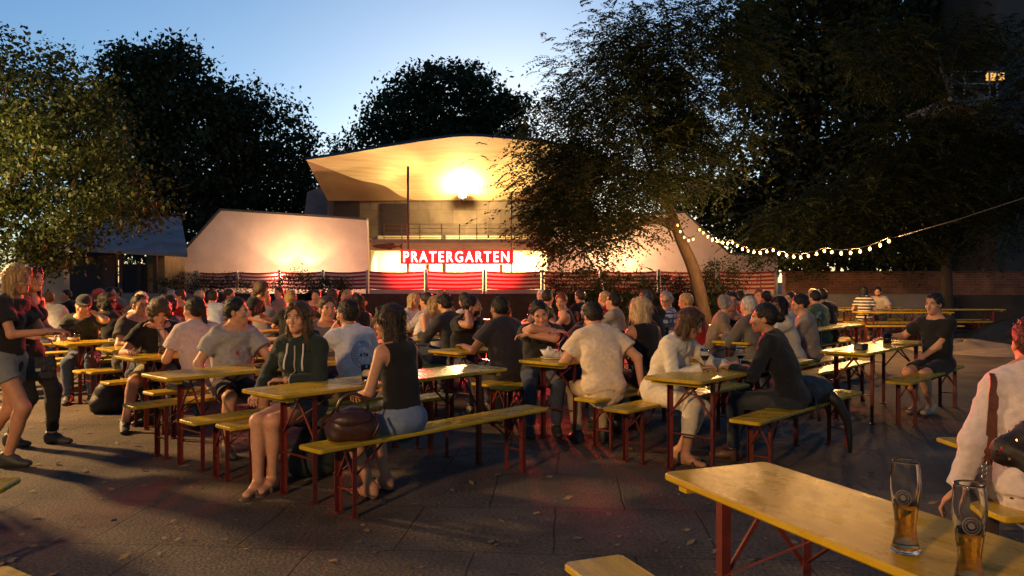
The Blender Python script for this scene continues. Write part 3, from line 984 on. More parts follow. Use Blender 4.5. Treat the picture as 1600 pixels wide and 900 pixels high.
T = {  # near end centre of each table
    'T1': gp(405, 613, .77), 'T2': gp(240, 587, .77), 'T3': gp(193, 558, .77), 'T4': gp(162, 545, .77), 'T5': gp(92, 536, .77),
    'T7': gp(692, 549, .77), 'T8': gp(840, 565, .77), 'T9': gp(1048, 592, .77), 'T10': gp(1318, 550, .77), 'T11': gp(1140, 534, .77)}
BO = .53
BL = {'T10': (.53, .53)}
def seat(t, side, px=None, s=None):
    """point on a bench: side +1 the right bench, -1 the left one; px fixes the place along it"""
    b = T[t] + Vv * BO * side
    if t == 'T9' and side > 0: b = np.array([1.705, 5.87])
    if t == 'T10' and side > 0: b = np.array([3.92, 8.09])
    if t == 'T1' and side > 0: b = np.array([-1.26, 4.93])
    if s is None:
        r = (px - 800) / F
        s = (r * b[1] - b[0]) / (U[0] - r * U[1])
    p = b + U * s
    return float(p[0]), float(p[1])
TL = {
 'T1': ('beer table between the woman in the hoodie and the woman in the black tank top', 'beer bench carrying the brown handbag and the woman in the black tank top', 'beer bench under the woman in the dark hooded jacket'),
 'T2': ('beer table in front of the man in the grey shirt with a red print', 'beer bench under the man with a round print on his white back', 'beer bench under the man in the grey shirt with a red print'),
 'T3': ('beer table the curly haired man leans his arm on', 'beer bench under the man in the pale pink shirt seen from behind', 'beer bench under the curly haired man in black'),
 'T4': ('short visible table end beside the elbow of the man with glasses', 'beer bench with its bare end in front of the black backpack', 'beer bench under the heavy man with glasses'),
 'T5': ('beer table in front of the man in the black cap', 'beer bench with bare end right of the table of the man in the cap', 'beer bench under the man in the black cap'),
 'T7': ('beer table with one tall beer glass before the bearded man in the dark jacket', 'beer bench under the broad man in dark checked shirt seen from behind', 'beer bench under the bearded man in the dark jacket'),
 'T8': ('beer table with the plate and the white bowl of crumpled paper', 'beer bench shared by the man in the cream shirt and the blond woman in black', 'beer bench under the grey haired man in black bending forward'),
 'T9': ('beer table between the woman in the white jacket and the woman in the dark blazer', 'beer bench with a black jacket draped over it, its far end bare and shining', 'beer bench under the woman in the white jacket'),
 'T10': ('glossy beer table carrying the black ashtray', 'beer bench under the lone man in the black shirt', 'empty beer bench with bright reflections behind the ashtray table'),
 'T11': ('beer table heaped with paper and glasses beside the bald man in dark grey', 'beer bench under the bald man in dark grey', 'beer bench under the woman in a patterned jacket')}
for k, p in T.items():
    place('table', p, UA, TL[k][0])
    place('bench', seat(k, 1, s=0), UA, TL[k][1])
    place('bench', seat(k, -1, s=0.02), UA, TL[k][2])

# the table in the foreground with its bench, and the pieces cut by the frame
place('table', (.815, 3.20), -68, 'large foreground beer table with two tall beer glasses')
place('bench', (.30, 2.98), -68, 'beer bench end at the bottom edge in front of the foreground table')
place('bench', (-2.56, 4.08), 190, 'beer bench end cut by the left edge of the photo')
place('bench', (-1.74, 2.84), 236, 'beer bench corner peeping in at the bottom left edge')
place('bench', (2.80, 5.14), 3, 'beer bench under the person in white with the brown strap')

# ------------------------------------------------------------------ stage house
st = empty('stage_building', (0, 30, 0))
def part(mb, name, m, smooth=False):
    o = mb.build(name, m, st, (0, -30, 0), smooth=smooth); return o

YB = 32.0
def strip(mb, A, B, thick=None, m=0):
    b = len(mb.V); n = len(A)
    mb.V += [tuple(p) for p in A] + [tuple(p) for p in B]
    mb.F += [(b + i, b + i + 1, b + n + i + 1, b + n + i) for i in range(n - 1)]; mb.M += [m] * (n - 1)

def curve(keys, n):
    """smooth polyline through keyed points (px,py,Y)"""
    K = np.array(keys, float); t = np.r_[0, np.cumsum(np.hypot(np.diff(K[:, 0]), np.diff(K[:, 1])))]; t /= t[-1]
    u = np.linspace(0, 1, n)
    # catmull-rom
    out = []
    for q in u:
        i = min(np.searchsorted(t, q, 'right') - 1, len(K) - 2); i = max(i, 0)
        f = (q - t[i]) / (t[i + 1] - t[i])
        p0, p1, p2, p3 = K[max(i - 1, 0)], K[i], K[i + 1], K[min(i + 2, len(K) - 1)]
        out.append(.5 * ((2 * p1) + (-p0 + p2) * f + (2 * p0 - 5 * p1 + 4 * p2 - p3) * f * f + (-p0 + 3 * p1 - 3 * p2 + p3) * f ** 3))
    return [wp(a, b, c) for a, b, c in out]

NB = 48
rim = curve([(477, 250, 28.6), (530, 242, 28.2), (600, 230, 27.6), (670, 219, 27.2), (722, 213, 27.0), (775, 215, 27.1), (840, 222, 27.4), (900, 233, 28.0), (955, 250, 28.6)], NB)
crease = curve([(479, 251, 28.62), (520, 266, 29.2), (560, 281, 29.9), (600, 290, 30.6), (640, 311, 31.9), (716, 312.5, 32.0), (792, 311, 31.9), (832, 290, 30.6), (872, 281, 29.9), (912, 266, 29.2), (953, 251, 28.62)], NB)
base = curve([(512, 313.5, 31.0), (560, 313.6, 31.6), (600, 313.6, 31.8), (640, 313.4, 32.0), (716, 313.4, 32.05), (792, 313.4, 32.0), (832, 313.6, 31.8), (872, 313.6, 31.6), (920, 313.5, 31.0)], NB)
bowl = MB()
# concave underside between the rim and the crease, bulging upward a little
rows = 10
P_ = []
for j in range(rows + 1):
    f = j / rows
    P_.append([r.lerp(c, f) + Vector((0, 0, .55 * math.sin(math.pi * f) * (1 - abs(2 * i / (NB - 1) - 1) ** 3))) for i, (r, c) in enumerate(zip(rim, crease))])
for j in range(rows): strip(bowl, P_[j], P_[j + 1])
part(bowl, 'canopy', M['shell'], True)
chk = MB(); strip(chk, crease, base); part(chk, 'canopy_cheek', mat('shaded_shell_render', (.30, .19, .11), .85, .12, 1.2), True)  # darker brown puts the cheek's shade into its colour
rf = MB()
rt = [p + Vector((0, .05, .10)) for p in rim]; rb = [p + Vector((0, -.03, -.01)) for p in rim]; rk = [Vector((p.x, 36.5, p.z + .35)) for p in rim]
strip(rf, rb, rt); strip(rf, rt, rk)
part(rf, 'roof_edge', M['coping'], True)
# upper wall of stone slabs, side wing, windows
w = MB()
x0, x1 = wp(512, 0, 32.15).x, wp(925, 0, 32.15).x
zt, zb = wp(0, 312, 32.15).z, wp(0, 380, 32.15).z
w.box(((x0 + x1) / 2, 32.35, (zt + zb) / 2), (x1 - x0, .4, zt - zb)); part(w, 'upper_wall', M['slabs'])
w = MB(); a = wp(480, 300, 33); b = wp(528, 300, 33); c = wp(528, 345, 33); d = wp(474, 345, 33)
w.prism([(a.x, a.z), (b.x, b.z + .5), (c.x, c.z), (d.x, d.z)], (1, 0, 0), (0, 0, 1), (0, 1, 0), 4, (0, 33, 0)); part(w, 'side_wall', mat('blue_grey_render', (.16, .15, .16), .9, .2, 3))
for (qa, qb, qc, qd) in ((522, 315, 562, 341), (596, 318, 640, 372)):
    w = MB(); A = wp(qa, qb, 32.13); B = wp(qc, qd, 32.13)
    w.box(((A.x + B.x) / 2, 32.13, (A.z + B.z) / 2), (B.x - A.x, .06, A.z - B.z)); part(w, 'window', mat('dark_window', (.03, .02, .018), .3, .2))
# balcony slab and lintel, opening below
sl = MB(); A = wp(546, 374, 30.2); B = wp(905, 378.5, 30.2)
sl.box(((A.x + B.x) / 2, 31.2, (A.z + B.z) / 2), (B.x - A.x, 2.0, A.z - B.z + .02)); part(sl, 'balcony_slab', M['concrete'])
rl = MB(); zr = wp(0, 350, 30.4).z; z0 = A.z
rx = [wp(q, 0, 30.4).x for q in (600, 628, 656, 690, 718, 745, 790, 830)]
for q in rx: rl.tube([(q, 30.4, z0), (q, 30.4, zr)], .018, 6)
for f in (0.12, .42, .72, 1.0): rl.tube([(rx[0], 30.4, z0 + (zr - z0) * f), (rx[-1], 30.4, z0 + (zr - z0) * f)], .013, 6)
part(rl, 'railing', mat('rusty_rail', (.09, .05, .03), .6, .2))
ln = MB(); A = wp(575, 379, 30.3); B = wp(870, 391, 30.3); OL, OR = wp(578, 0, 30.3).x, wp(856, 0, 30.3).x
ln.box(((A.x + B.x) / 2, 30.4, (A.z + B.z) / 2), (B.x - A.x + 2, .2, A.z - B.z)); part(ln, 'lintel', M['shell'])
ow = MB(); zo = B.z
ow.box(((OL + OR) / 2, 32.1, (zo + 1.1) / 2), (OR - OL, .1, zo - 1.1 + 1.3)); ow.box((OL - .1, 31.2, (zo + 1.1) / 2), (.2, 1.5, zo - .2)); ow.box((OR + .1, 31.2, (zo + 1.1) / 2), (.2, 1.5, zo - .2))
part(ow, 'stage_niche', mat('cream_wall', (.70, .62, .42), .8, .06, 2))
cl_ = MB(); cl_.box(((OL + OR) / 2, 31.25, zo + .06), (OR - OL, 1.6, .08)); part(cl_, 'niche_ceiling', M['shell'])
for q in (694, 858):
    p_ = MB(); xx = wp(q, 0, 30.8).x; p_.box((xx, 30.8, (zo + 1.1) / 2 + .2), (.14, .14, zo - .3)); part(p_, 'column', M['post'])
tag(st, 'pale stage house with a curved lit canopy over a stone slab wall', 'building')


# wing walls
def wing(poly, Y, name, label):
    pts = [wp(a, b, Y) for a, b in poly]
    t = MB(); t.prism([(p.x, p.z) for p in pts], (1, 0, 0), (0, 0, 1), (0, 1, 0), .35, (0, Y, 0))
    o = t.build(name, M['plaster'])
    c = MB(); n = len(pts)
    for a, b in zip(pts[:-3], pts[1:-2]):
        c.bar(a + Vector((0, .17, .035)), b + Vector((0, .17, .035)), .46, .07)
    c.build('coping', M['coping'], o)
    return tag(o, label, 'wall')
wing([(246, 400), (283, 398), (345, 329), (573, 344), (577, 462), (246, 462)], 28.0, 'wing_wall', 'pale slanted wing wall left of the stage with a twin beam uplight')
wing([(856, 344), (1070, 333), (1140, 398), (1215, 400), (1215, 462), (856, 462)], 28.0, 'wing_wall', 'pale slanted wing wall right of the stage behind the leaning tree')

# terrace in front of the stage and its retaining wall
tr = MB(); tr.box((0, 27.9, .54), (26, 7.8, 1.08)); tag(tr.build('terrace', M['concrete']), kind='structure')
rw = MB(); rw.box((-1.0, 23.85, .55), (17.0, .25, 1.10)); o = rw.build('retaining_wall', mat('brown_board_wall', (.06, .035, .025), .8, .25, 3, .1, 30))
tag(o, 'low dark board wall below the striped windbreak', 'wall')

# striped windbreak
def stripe_mat():
    m = bpy.data.materials.new('striped_canvas'); m.use_nodes = True
    N = m.node_tree.nodes; L = m.node_tree.links; bs = N['Principled BSDF']
    tc = N.new('ShaderNodeTexCoord'); sx = N.new('ShaderNodeSeparateXYZ'); L.new(tc.outputs['UV'], sx.inputs[0])
    mu = N.new('ShaderNodeMath'); mu.operation = 'MULTIPLY'; mu.inputs[1].default_value = 4.5; L.new(sx.outputs['Y'], mu.inputs[0])
    fr = N.new('ShaderNodeMath'); fr.operation = 'FRACT'; L.new(mu.outputs[0], fr.inputs[0])
    gt = N.new('ShaderNodeMath'); gt.operation = 'GREATER_THAN'; gt.inputs[1].default_value = .52; L.new(fr.outputs[0], gt.inputs[0])
    mx = N.new('ShaderNodeMix'); mx.data_type = 'RGBA'; L.new(gt.outputs[0], mx.inputs['Factor'])
    mx.inputs['A'].default_value = (.30, .02, .02, 1); mx.inputs['B'].default_value = (.62, .42, .38, 1)
    L.new(mx.outputs['Result'], bs.inputs['Base Color']); bs.inputs['Roughness'].default_value = .85
    tr = N.new('ShaderNodeBsdfTranslucent'); ms = N.new('ShaderNodeMixShader'); ms.inputs[0].default_value = .075
    L.new(mx.outputs['Result'], tr.inputs['Color']); L.new(bs.outputs[0], ms.inputs[1]); L.new(tr.outputs[0], ms.inputs[2]); L.new(ms.outputs[0], N['Material Output'].inputs['Surface'])
    return m
FP = [(-11.0, 28.0), (-9.31, 27), (-7.59, 26), (-5.93, 25), (-4.36, 24), (-2.585, 24), (-.83, 24), (.92, 24.0), (2.67, 24.0), (4.42, 24.0), (6.2, 24.05), (8.0, 24.1)]
fe = empty('windbreak_fence', (-2, 24, 0)); SM = stripe_mat()
PC = mat('plain_canvas', (.60, .40, .36), .85, .1, 6)
N = PC.node_tree.nodes; L = PC.node_tree.links
tr_ = N.new('ShaderNodeBsdfTranslucent'); ms_ = N.new('ShaderNodeMixShader'); ms_.inputs[0].default_value = .09; tr_.inputs['Color'].default_value = (.6, .42, .38, 1)
L.new(N['Principled BSDF'].outputs[0], ms_.inputs[1]); L.new(tr_.outputs[0], ms_.inputs[2]); L.new(ms_.outputs[0], N['Material Output'].inputs['Surface'])
for i, (a, b) in enumerate(zip(FP[:-1], FP[1:])):
    A = Vector((a[0], a[1], 0)); B = Vector((b[0], b[1], 0)); t = (B - A).normalized(); A += t * .06; B -= t * .06
    nx, nz = 14, 12; V = []; Fc = []; uv = []
    nrm_ = Vector((t.y, -t.x, 0))
    for k in range(nz + 1):
        for j in range(nx + 1):
            u = j / nx; v = k / nz
            sag = .035 * math.sin(math.pi * u) * (1 if k > nz / 2 else .6)
            V.append(A.lerp(B, u) + Vector((0, 0, 1.24 + .54 * v - sag)) + nrm_ * (.02 * math.sin(v * 28 + i) * math.sin(math.pi * u)) - Vector((2, 24, 0)) * Vector((-1, 1, 0)).x * 0)
    for k in range(nz):
        for j in range(nx):
            q = k * (nx + 1) + j; Fc.append((q, q + 1, q + nx + 2, q + nx + 1))
    me = mesh_from('fabric_panel', np.array([(v.x + 2, v.y - 24, v.z) for v in V]), Fc, SM)
    ul = me.uv_layers.new(name='UVMap')
    for lp in me.loops:
        q = lp.vertex_index; ul.data[lp.index].uv = ((q % (nx + 1)) / nx, (q // (nx + 1)) / nz)
    link('fabric_panel', me, fe)
    if i >= 4:
        A2 = A + Vector((2, -24, 0)); B2 = B + Vector((2, -24, 0)); bb = MB(); bb.bar(A2 + Vector((0, .01, 1.16)), B2 + Vector((0, .01, 1.16)), .004, .13); bb.build('skirting_cloth', PC, fe)
for a in FP:
    p_ = MB(); p_.tube([(a[0] + 2, a[1] - 24 - .03, 1.08), (a[0] + 2, a[1] - 24 - .03, 1.83)], .038, 8); p_.build('post', M['post'], fe, smooth=True)
tag(fe, 'striped fabric windbreak on pale posts in front of the stage', 'fence')

# lit sign on its two masts
YS = 25.2
sg = empty('lit_sign', (-.0, YS, 1.08))
A, B = wp(626, 390, YS), wp(802, 412.5, YS)
off = Vector((0, YS, 1.08))
s_ = MB(); s_.box(Vector(((A.x + B.x) / 2, YS, (A.z + B.z) / 2)) - off, (B.x - A.x, .16, A.z - B.z), bev=.015)
s_.build('panel', mat('red_sign_panel', (.5, .01, .012), .35, 0, emit=(1, .020, .022), estr=.62), sg)
fc = bpy.data.curves.new('lettering', 'FONT'); fc.body = 'PRATERGARTEN'; fc.size = .405; fc.extrude = .02; fc.offset = .004; fc.align_x = 'CENTER'; fc.align_y = 'CENTER'; fc.space_character = 1.28
to = bpy.data.objects.new('tmp_text', fc); COL.objects.link(to)
bpy.context.view_layer.update()
tm_ = bpy.data.meshes.new_from_object(to.evaluated_get(bpy.context.evaluated_depsgraph_get()))
bpy.data.objects.remove(to)
tm_.materials.clear(); tm_.materials.append(mat('glowing_letters', (.9, .85, .8), .4, 0, emit=(1, .93, .82), estr=3.2))
co = np.array([v.co[:] for v in tm_.vertices]); wx = np.ptp(co[:, 0]); wz = np.ptp(co[:, 1])
tw, tz = wp(795.5, 0, YS).x - wp(631, 0, YS).x, wp(0, 392.5, YS).z - wp(0, 409.3, YS).z
lo_ = link('lettering', tm_, sg, Vector(((wp(631, 0, YS).x + wp(795.5, 0, YS).x) / 2, YS - .10, (A.z + B.z) / 2)) - off)
cx_, cy_ = (co[:, 0].max() + co[:, 0].min()) / 2, (co[:, 1].max() + co[:, 1].min()) / 2
for v in tm_.vertices: v.co.x = (v.co.x - cx_) * tw / wx; v.co.y = (v.co.y - cy_) * tz / wz
lo_.rotation_euler = (math.radians(90), 0, 0)
for px_, top in ((637.5, 260), (799, 300)):
    m_ = MB(); q = wp(px_, top, YS + .13); m_.tube([Vector((q.x, YS + .13, 1.0)) - off, Vector((q.x, YS + .13, q.z)) - off], .035 if top < 280 else .022, 8); m_.build('mast', mat('red_brown_mast', (.14, .05, .03), .5, .2), sg, smooth=True)
for px_ in (668, 783):
    m_ = MB(); q = wp(px_, 0, YS); m_.box(Vector((q.x, YS, 1.55)) - off, (.09, .06, B.z - 1.1)); m_.build('leg', mat('cream_post', (.5, .42, .26), .5, .1), sg)
tag(sg, 'red illuminated sign with glowing white capitals on tall masts', 'sign')

# fish figure on the lintel
fs = MB()
fc_ = wp(605, 385, 30.2)
n = 14; pr = []
for i in range(n + 1):
    u = i / n; pr.append((-.55 + 1.0 * u, .10 * math.sin(math.pi * min(u * 1.02, 1)) ** .75 + .012))
Vt = [];
fs.tube([(x, 0, 0) for x, r in pr], [r * .8 for x, r in pr], 10)
fs.V = [(x, y * .45, z * 1.0) for x, y, z in fs.V]
fs.prism([(.42, 0), (.60, .12), (.55, 0), (.60, -.12)], (1, 0, 0), (0, 0, 1), (0, 1, 0), .02, (0, -.01, 0))
fs.prism([(.05, .08), (.25, .14), (.28, .05)], (1, 0, 0), (0, 0, 1), (0, 1, 0), .02, (0, -.01, 0)); fs.prism([(.0, -.08), (.16, -.13), (.18, -.05)], (1, 0, 0), (0, 0, 1), (0, 1, 0), .02, (0, -.01, 0))
o = fs.build('fish_figure', mat('rusty_fish', (.12, .03, .02), .5, .3, 8), None, (fc_.x, 30.22, fc_.z), smooth=True)
tag(o, 'rust red fish figure mounted above the stage opening', 'sculpture')

# low house at the left
lh = empty('low_house', (-14, 27, 0)); off = Vector((-14, 27, 0))
def lpart(mb, name, m): return mb.build(name, m, lh, -off)
r_ = MB()
ra, rb_, rc, rd = wp(96, 386, 25.5), wp(293, 396, 25.5), wp(283, 338, 30), wp(150, 340, 30)
r_.add([ra, rb_, rc, rd, ra + Vector((0, 0, -.12)), rb_ + Vector((0, 0, -.12)), rc + Vector((0, 0, -.12)), rd + Vector((0, 0, -.12))], [(0, 1, 2, 3), (4, 7, 6, 5), (0, 4, 5, 1), (1, 5, 6, 2), (2, 6, 7, 3), (3, 7, 4, 0)])
lpart(r_, 'roof', M['roof'])
w_ = MB(); a = wp(100, 0, 26.2).x; b = wp(180, 0, 26.2).x; c = wp(244, 0, 26.2).x
zt = wp(0, 394, 26.2).z
w_.box(((a + b) / 2, 26.3, zt / 2), (b - a, .2, zt)); lpart(w_, 'board_wall', M['darkwood'])
w_ = MB(); w_.box(((b + c) / 2, 29.6, zt / 2), (c - b + 1.0, .2, zt)); w_.box((c + .1, 28, zt / 2), (.2, 3.2, zt)); lpart(w_, 'porch_wall', mat('porch_boards', (.20, .14, .07), .7, .25, 6, stretch=(6, 1, .5)))
for q in (190, 243):
    p_ = MB(); xx = wp(q, 0, 26.2).x; p_.box((xx, 26.2, zt / 2), (.12, .12, zt)); lpart(p_, 'post', M['darkwood'])
ds = MB(); d0, d1 = wp(206, 0, 29.4).x, wp(212, 0, 29.4).x; ds.box(((d0 + d1) / 2, 29.46, 1.05), (.9, .06, 2.1)); lpart(ds, 'door', M['darkwood'])
tag(lh, 'low house with a dark felt roof and a dim open porch at the left', 'building')
kl = MB(); a = wp(30, 372, 22.0); b = wp(101, 372, 22.0); kl.box(((a.x + b.x) / 2, 22.1, a.z / 2), (b.x - a.x, .3, a.z)); o = kl.build('garden_wall', mat('grey_plaster', (.27, .235, .20), .9, .15, 2, .1, 20))
tag(o, 'grey plastered wall behind the lit tree at far left', 'wall')

# brick wall at the right
bw = MB(); zw = wp(0, 427, 26).z
bw.box((8.6 + 10, 25.2, zw / 2), (20.0, .35, zw)); o = bw.build('brick_wall', M['brick'])
cp = MB(); cp.box((18.6, 25.2, zw + .03), (20.1, .45, .06)); cp.build('coping', mat('brick_coping', (.12, .06, .04), .9, .3, 5), o)
fo = MB(); fo.box((18.6, 24.93, .52), (20.0, .18, 1.04)); fo.build('plinth', mat('rendered_plinth', (.045, .032, .025), .9, .25, 2, .2, 20), o)
tag(o, 'long brick wall with dark plinth behind the right hand tables', 'wall')

# block of flats behind the right hand trees, with a balcony
fl = empty('apartment_building', (20, 27, 0)); off = Vector((20, 27, 0))
def fpart(mb, name, m): return mb.build(name, m, fl, -off)
w_ = MB(); w_.box((24.5, 31, 8), (15, 6, 16)); fpart(w_, 'wall', mat('dark_render', (.05, .045, .04), .9, .2, 1))
A = wp(1487, 150, 25); B = wp(1560, 165, 25)
w_ = MB(); w_.box(((A.x + B.x) / 2, 26.45, (A.z + B.z) / 2), (B.x - A.x, 2.9, A.z - B.z)); fpart(w_, 'balcony_slab', mat('pale_concrete', (.20, .18, .16), .8, .15))
w_ = MB(); zr = wp(0, 112, 25).z
for q in (1488, 1507, 1546, 1558): w_.tube([(wp(q, 0, 25).x, 25, A.z), (wp(q, 0, 25).x, 25, zr)], .03, 6)
for f in (.5, 1.0): w_.tube([(A.x, 25, A.z + (zr - A.z) * f), (B.x, 25, A.z + (zr - A.z) * f)], .022, 6)
fpart(w_, 'railing', M['post'])
w_ = MB(); w_.tube([wp(1464, 86, 24.9), wp(1489, 154, 24.9)], .075, 8); w_.bar(wp(1483, 122, 24.85), wp(1537, 150, 24.85), .08, .08); fpart(w_, 'strut', mat('grey_timber', (.14, .12, .10), .8, .2))
w_ = MB(); C_ = wp(1557, 119, 27.9); w_.box((C_.x, 27.98, C_.z), (.62, .06, .26)); fpart(w_, 'window', mat('lit_window', (.8, .5, .2), .4, .5, 6, emit=(1, .48, .08), estr=.9))
tag(fl, 'dark block of flats with a pale balcony and one lit window among the trees', 'building')

# play corner at the far right: timber edging, sand, tarpaulin, stones
def heap(name, c, r, m, amp=.25, n=26, k=10):
    V = []; Fc = []
    for j in range(k + 1):
        for i in range(n):
            a = 2 * math.pi * i / n; f = j / k
            w0 = 1 + amp * math.sin(3 * a + c[0]) * f + amp * .5 * math.sin(7 * a)
            V.append((c[0] + r[0] * f * w0 * math.cos(a), c[1] + r[1] * f * w0 * math.sin(a), r[2] * (1 - f ** 2) * (1 + amp * math.sin(4 * a + f * 5)) + .005))
    for j in range(k):
        for i in range(n): Fc.append((j * n + i, (j + 1) * n + i, (j + 1) * n + (i + 1) % n, j * n + (i + 1) % n))
    b = MB(); b.add(V, Fc); return b.build(name, m, smooth=True)
sand = mat('sand', (.22, .17, .12), .95, .2, 4, .3, 40)
for c, r in (((9.9, 17.5), (1.2, .8, .18)), ((11.0, 16.2), (1.8, 1.0, .12))):
    tag(heap('sand', c, r, sand), kind='structure')
c_ = gp(1590, 508, .2)
tag(heap('tarpaulin', (11.9, 17.8), (1.7, .9, .62), mat('black_tarp', (.012, .014, .013), .4, .2)), 'black tarpaulin heap beside the sand at the far right', 'tarpaulin')
for (pa, pb, lab) in (((1500, 512), (1592, 528), 'long timber edging beam in front of the sand at far right'), ((1478, 536), (1600, 542), 'thin pale timber edging lying behind the man in black')):
    a, b = gp(*pa), gp(*pb); e_ = MB(); e_.tube([(a[0], a[1], .07), ((a[0] + b[0]) / 2, (a[1] + b[1]) / 2 + .05, .075), (b[0], b[1], .07)], .085 if pa[0] > 1490 else .04, 8)
    tag(e_.build('edging_beam', M['bark_dark'] if pa[0] > 1490 else mat('pale_timber', (.2, .17, .15), .8, .2), smooth=True), lab, 'timber')
# ------------------------------------------------------------------ trees
def leafmat(name, c, var=.45):
    m = mat(name, c, .6, var, 1.6, spec=.3)
    N = m.node_tree.nodes; L = m.node_tree.links
    bs = N['Principled BSDF']
    tr = N.new('ShaderNodeBsdfTranslucent'); tr.inputs['Color'].default_value = (c[0] * 1.2, c[1] * 1.3, c[2] * .7, 1)
    mx = N.new('ShaderNodeMixShader'); mx.inputs[0].default_value = .3
    out = N['Material Output']
    L.new(bs.outputs[0], mx.inputs[1]); L.new(tr.outputs[0], mx.inputs[2]); L.new(mx.outputs[0], out.inputs['Surface'])
    return m
LM = dict(lit=leafmat('leaf_linden', (.026, .040, .011)), dark=leafmat('leaf_oak', (.028, .036, .014)), locust=leafmat('leaf_locust', (.036, .048, .015)),
          right=leafmat('leaf_maple', (.022, .030, .011)), bush=leafmat('leaf_shrub', (.022, .03, .012)))


def leaf_quads(C, D, S, wid=.5, rgen=rng, tilt=.6):
    """diamond leaves: centres C, length axes D, sizes S"""
    n = len(C)
    D = D / (np.linalg.norm(D, axis=1, keepdims=True) + 1e-9)
    up = np.tile([0, 0, 1.0], (n, 1)) + rgen.normal(0, tilt, (n, 3))
    B = np.cross(D, up); B /= (np.linalg.norm(B, axis=1, keepdims=True) + 1e-9)
    Nn = np.cross(B, D)
    S = S[:, None]
    v0 = C - D * S * .5; v2 = C + D * S * .5
    v1 = C + B * S * wid * .5 + Nn * S * .06 - D * S * .08; v3 = C - B * S * wid * .5 + Nn * S * .06 - D * S * .08
    V = np.stack([v0, v1, v2, v3], 1).reshape(-1, 3)
    Q = np.arange(4 * n).reshape(-1, 4)
    return V, Q


def crown_points(lobes, nclump, per, spread, rgen, shell=.55):
    """clumps of leaf positions filling ellipsoid lobes, denser towards their skin"""
    vols = np.array([np.prod(l[1]) ** (2 / 3) for l in lobes]); vols /= vols.sum()
    which = rgen.choice(len(lobes), nclump, p=vols)
    d = rgen.normal(0, 1, (nclump, 3)); d /= np.linalg.norm(d, axis=1, keepdims=True)
    r = shell + (1.03 - shell) * rgen.random(nclump) ** .7
    r *= 1 + .10 * rgen.normal(0, 1, nclump)
    cc = np.array([l[0] for l in lobes])[which]; rr = np.array([l[1] for l in lobes])[which]
    P0 = cc + d * rr * r[:, None]
    out = d * rr; out /= np.linalg.norm(out, axis=1, keepdims=True)
    k = np.repeat(np.arange(nclump), per)
    off = rgen.normal(0, 1, (len(k), 3)) * spread * np.array([1, 1, .55]) * (.6 + .8 * rgen.random(nclump))[k][:, None]
    off += out[k] * (rgen.random(len(k)) * spread * 1.2)[:, None]
    return P0[k] + off, P0, out[k]


def tree(name, lobes, trunk, label, leafm, nclump, per, spread, size, cat='tree', group=None, barkm='bark_dark', seed=1, limbs=14, style='leaf', trunk_r=.28, wid=.6, shell=.55, zmin=None):
    r = np.random.default_rng(seed)
    base = Vector(trunk[0])
    t = empty(name, base)
    P, P0, O = crown_points(lobes, nclump, per, spread, r, shell)
    if style == 'leaf':
        D = r.normal(0, 1, P.shape) + O * .6 + np.array([0, 0, -.35])
        S = size * (.6 + .8 * r.random(len(P)))
        V, Q = leaf_quads(P, D, S, wid, r)
    else:     # feathered sprays: a drooping stalk with paired leaflets
        m = 13
        ax = O + r.normal(0, .8, P.shape); ax[:, 2] *= .45; ax[:, 2] -= .12; ax /= np.linalg.norm(ax, axis=1, keepdims=True)
        Ls = size * 5.0 * (.6 + .7 * r.random(len(P)))
        sd = np.cross(ax, np.array([0, 0, 1.0]) + r.normal(0, .3, P.shape)); sd /= np.linalg.norm(sd, axis=1, keepdims=True)
        Cs = []; Ds = []; Ss = []
        for i in range(m):
            f = (i // 2 + 1) / (m // 2 + 1); sg = 1 if i % 2 else -1
            if i == m - 1: sg = 0; f = 1.05
            p = P + ax * (Ls * f)[:, None] + np.array([0, 0, -1]) * (Ls * .35 * f * f)[:, None]
            dd = sd * sg + ax * .55 + np.array([0, 0, -.25])
            Cs.append(p + sd * sg * size * .5); Ds.append(dd); Ss.append(np.full(len(P), size) * (.8 + .4 * r.random(len(P))))
        V, Q = leaf_quads(np.concatenate(Cs), np.concatenate(Ds), np.concatenate(Ss), wid * .75, r, .25)
    if zmin is not None:
        k = V.reshape(-1, 4, 3)[:, :, 2].min(1) > zmin
        V = V.reshape(-1, 4, 3)[k].reshape(-1, 3); Q = np.arange(len(V)).reshape(-1, 4)
    V = V - np.array(base)
    link('crown', mesh_from('crown', V.astype(np.float32), Q, leafm, None, False), t)
    b = MB()
    tp = [Vector(p) - base for p in trunk]
    n = 22
    pts = []
    for i in range(n + 1):
        f = i / n * (len(tp) - 1); k = min(int(f), len(tp) - 2); pts.append(tp[k].lerp(tp[k + 1], f - k))
    pts = [pts[0]] + [(pts[i - 1] + pts[i] * 2 + pts[i + 1]) / 4 for i in range(1, n)] + [pts[-1]]
    b.tube(pts, [trunk_r * (1.25 if i == 0 else 1) * (1 - .86 * i / n) for i in range(n + 1)], 10)
    # limbs to clumps
    if limbs:
        sel = r.choice(len(P0), min(limbs, len(P0)), replace=False)
        for q in sel:
            tgt = Vector(P0[q]) - base
            k = int(n * (.35 + .6 * r.random())); a = pts[k]
            if tgt.z < a.z - 1.0: k = int(n * .4); a = pts[k]
            mid = a.lerp(tgt, .5) + Vector((r.normal(0, .25), r.normal(0, .25), .35 * (tgt - a).length * .4))
            r0 = trunk_r * (1 - .86 * k / n) * .45
            cur = [a * ((1 - f) ** 2) + mid * (2 * f * (1 - f)) + tgt * (f * f) for f in np.linspace(0, 1, 8)]
            b.tube(cur, [r0 * (1 - .85 * f) for f in np.linspace(0, 1, 8)], 6)
    b.build('trunk', M[barkm], t, smooth=True)
    tag(t, label, cat, group)
    return t


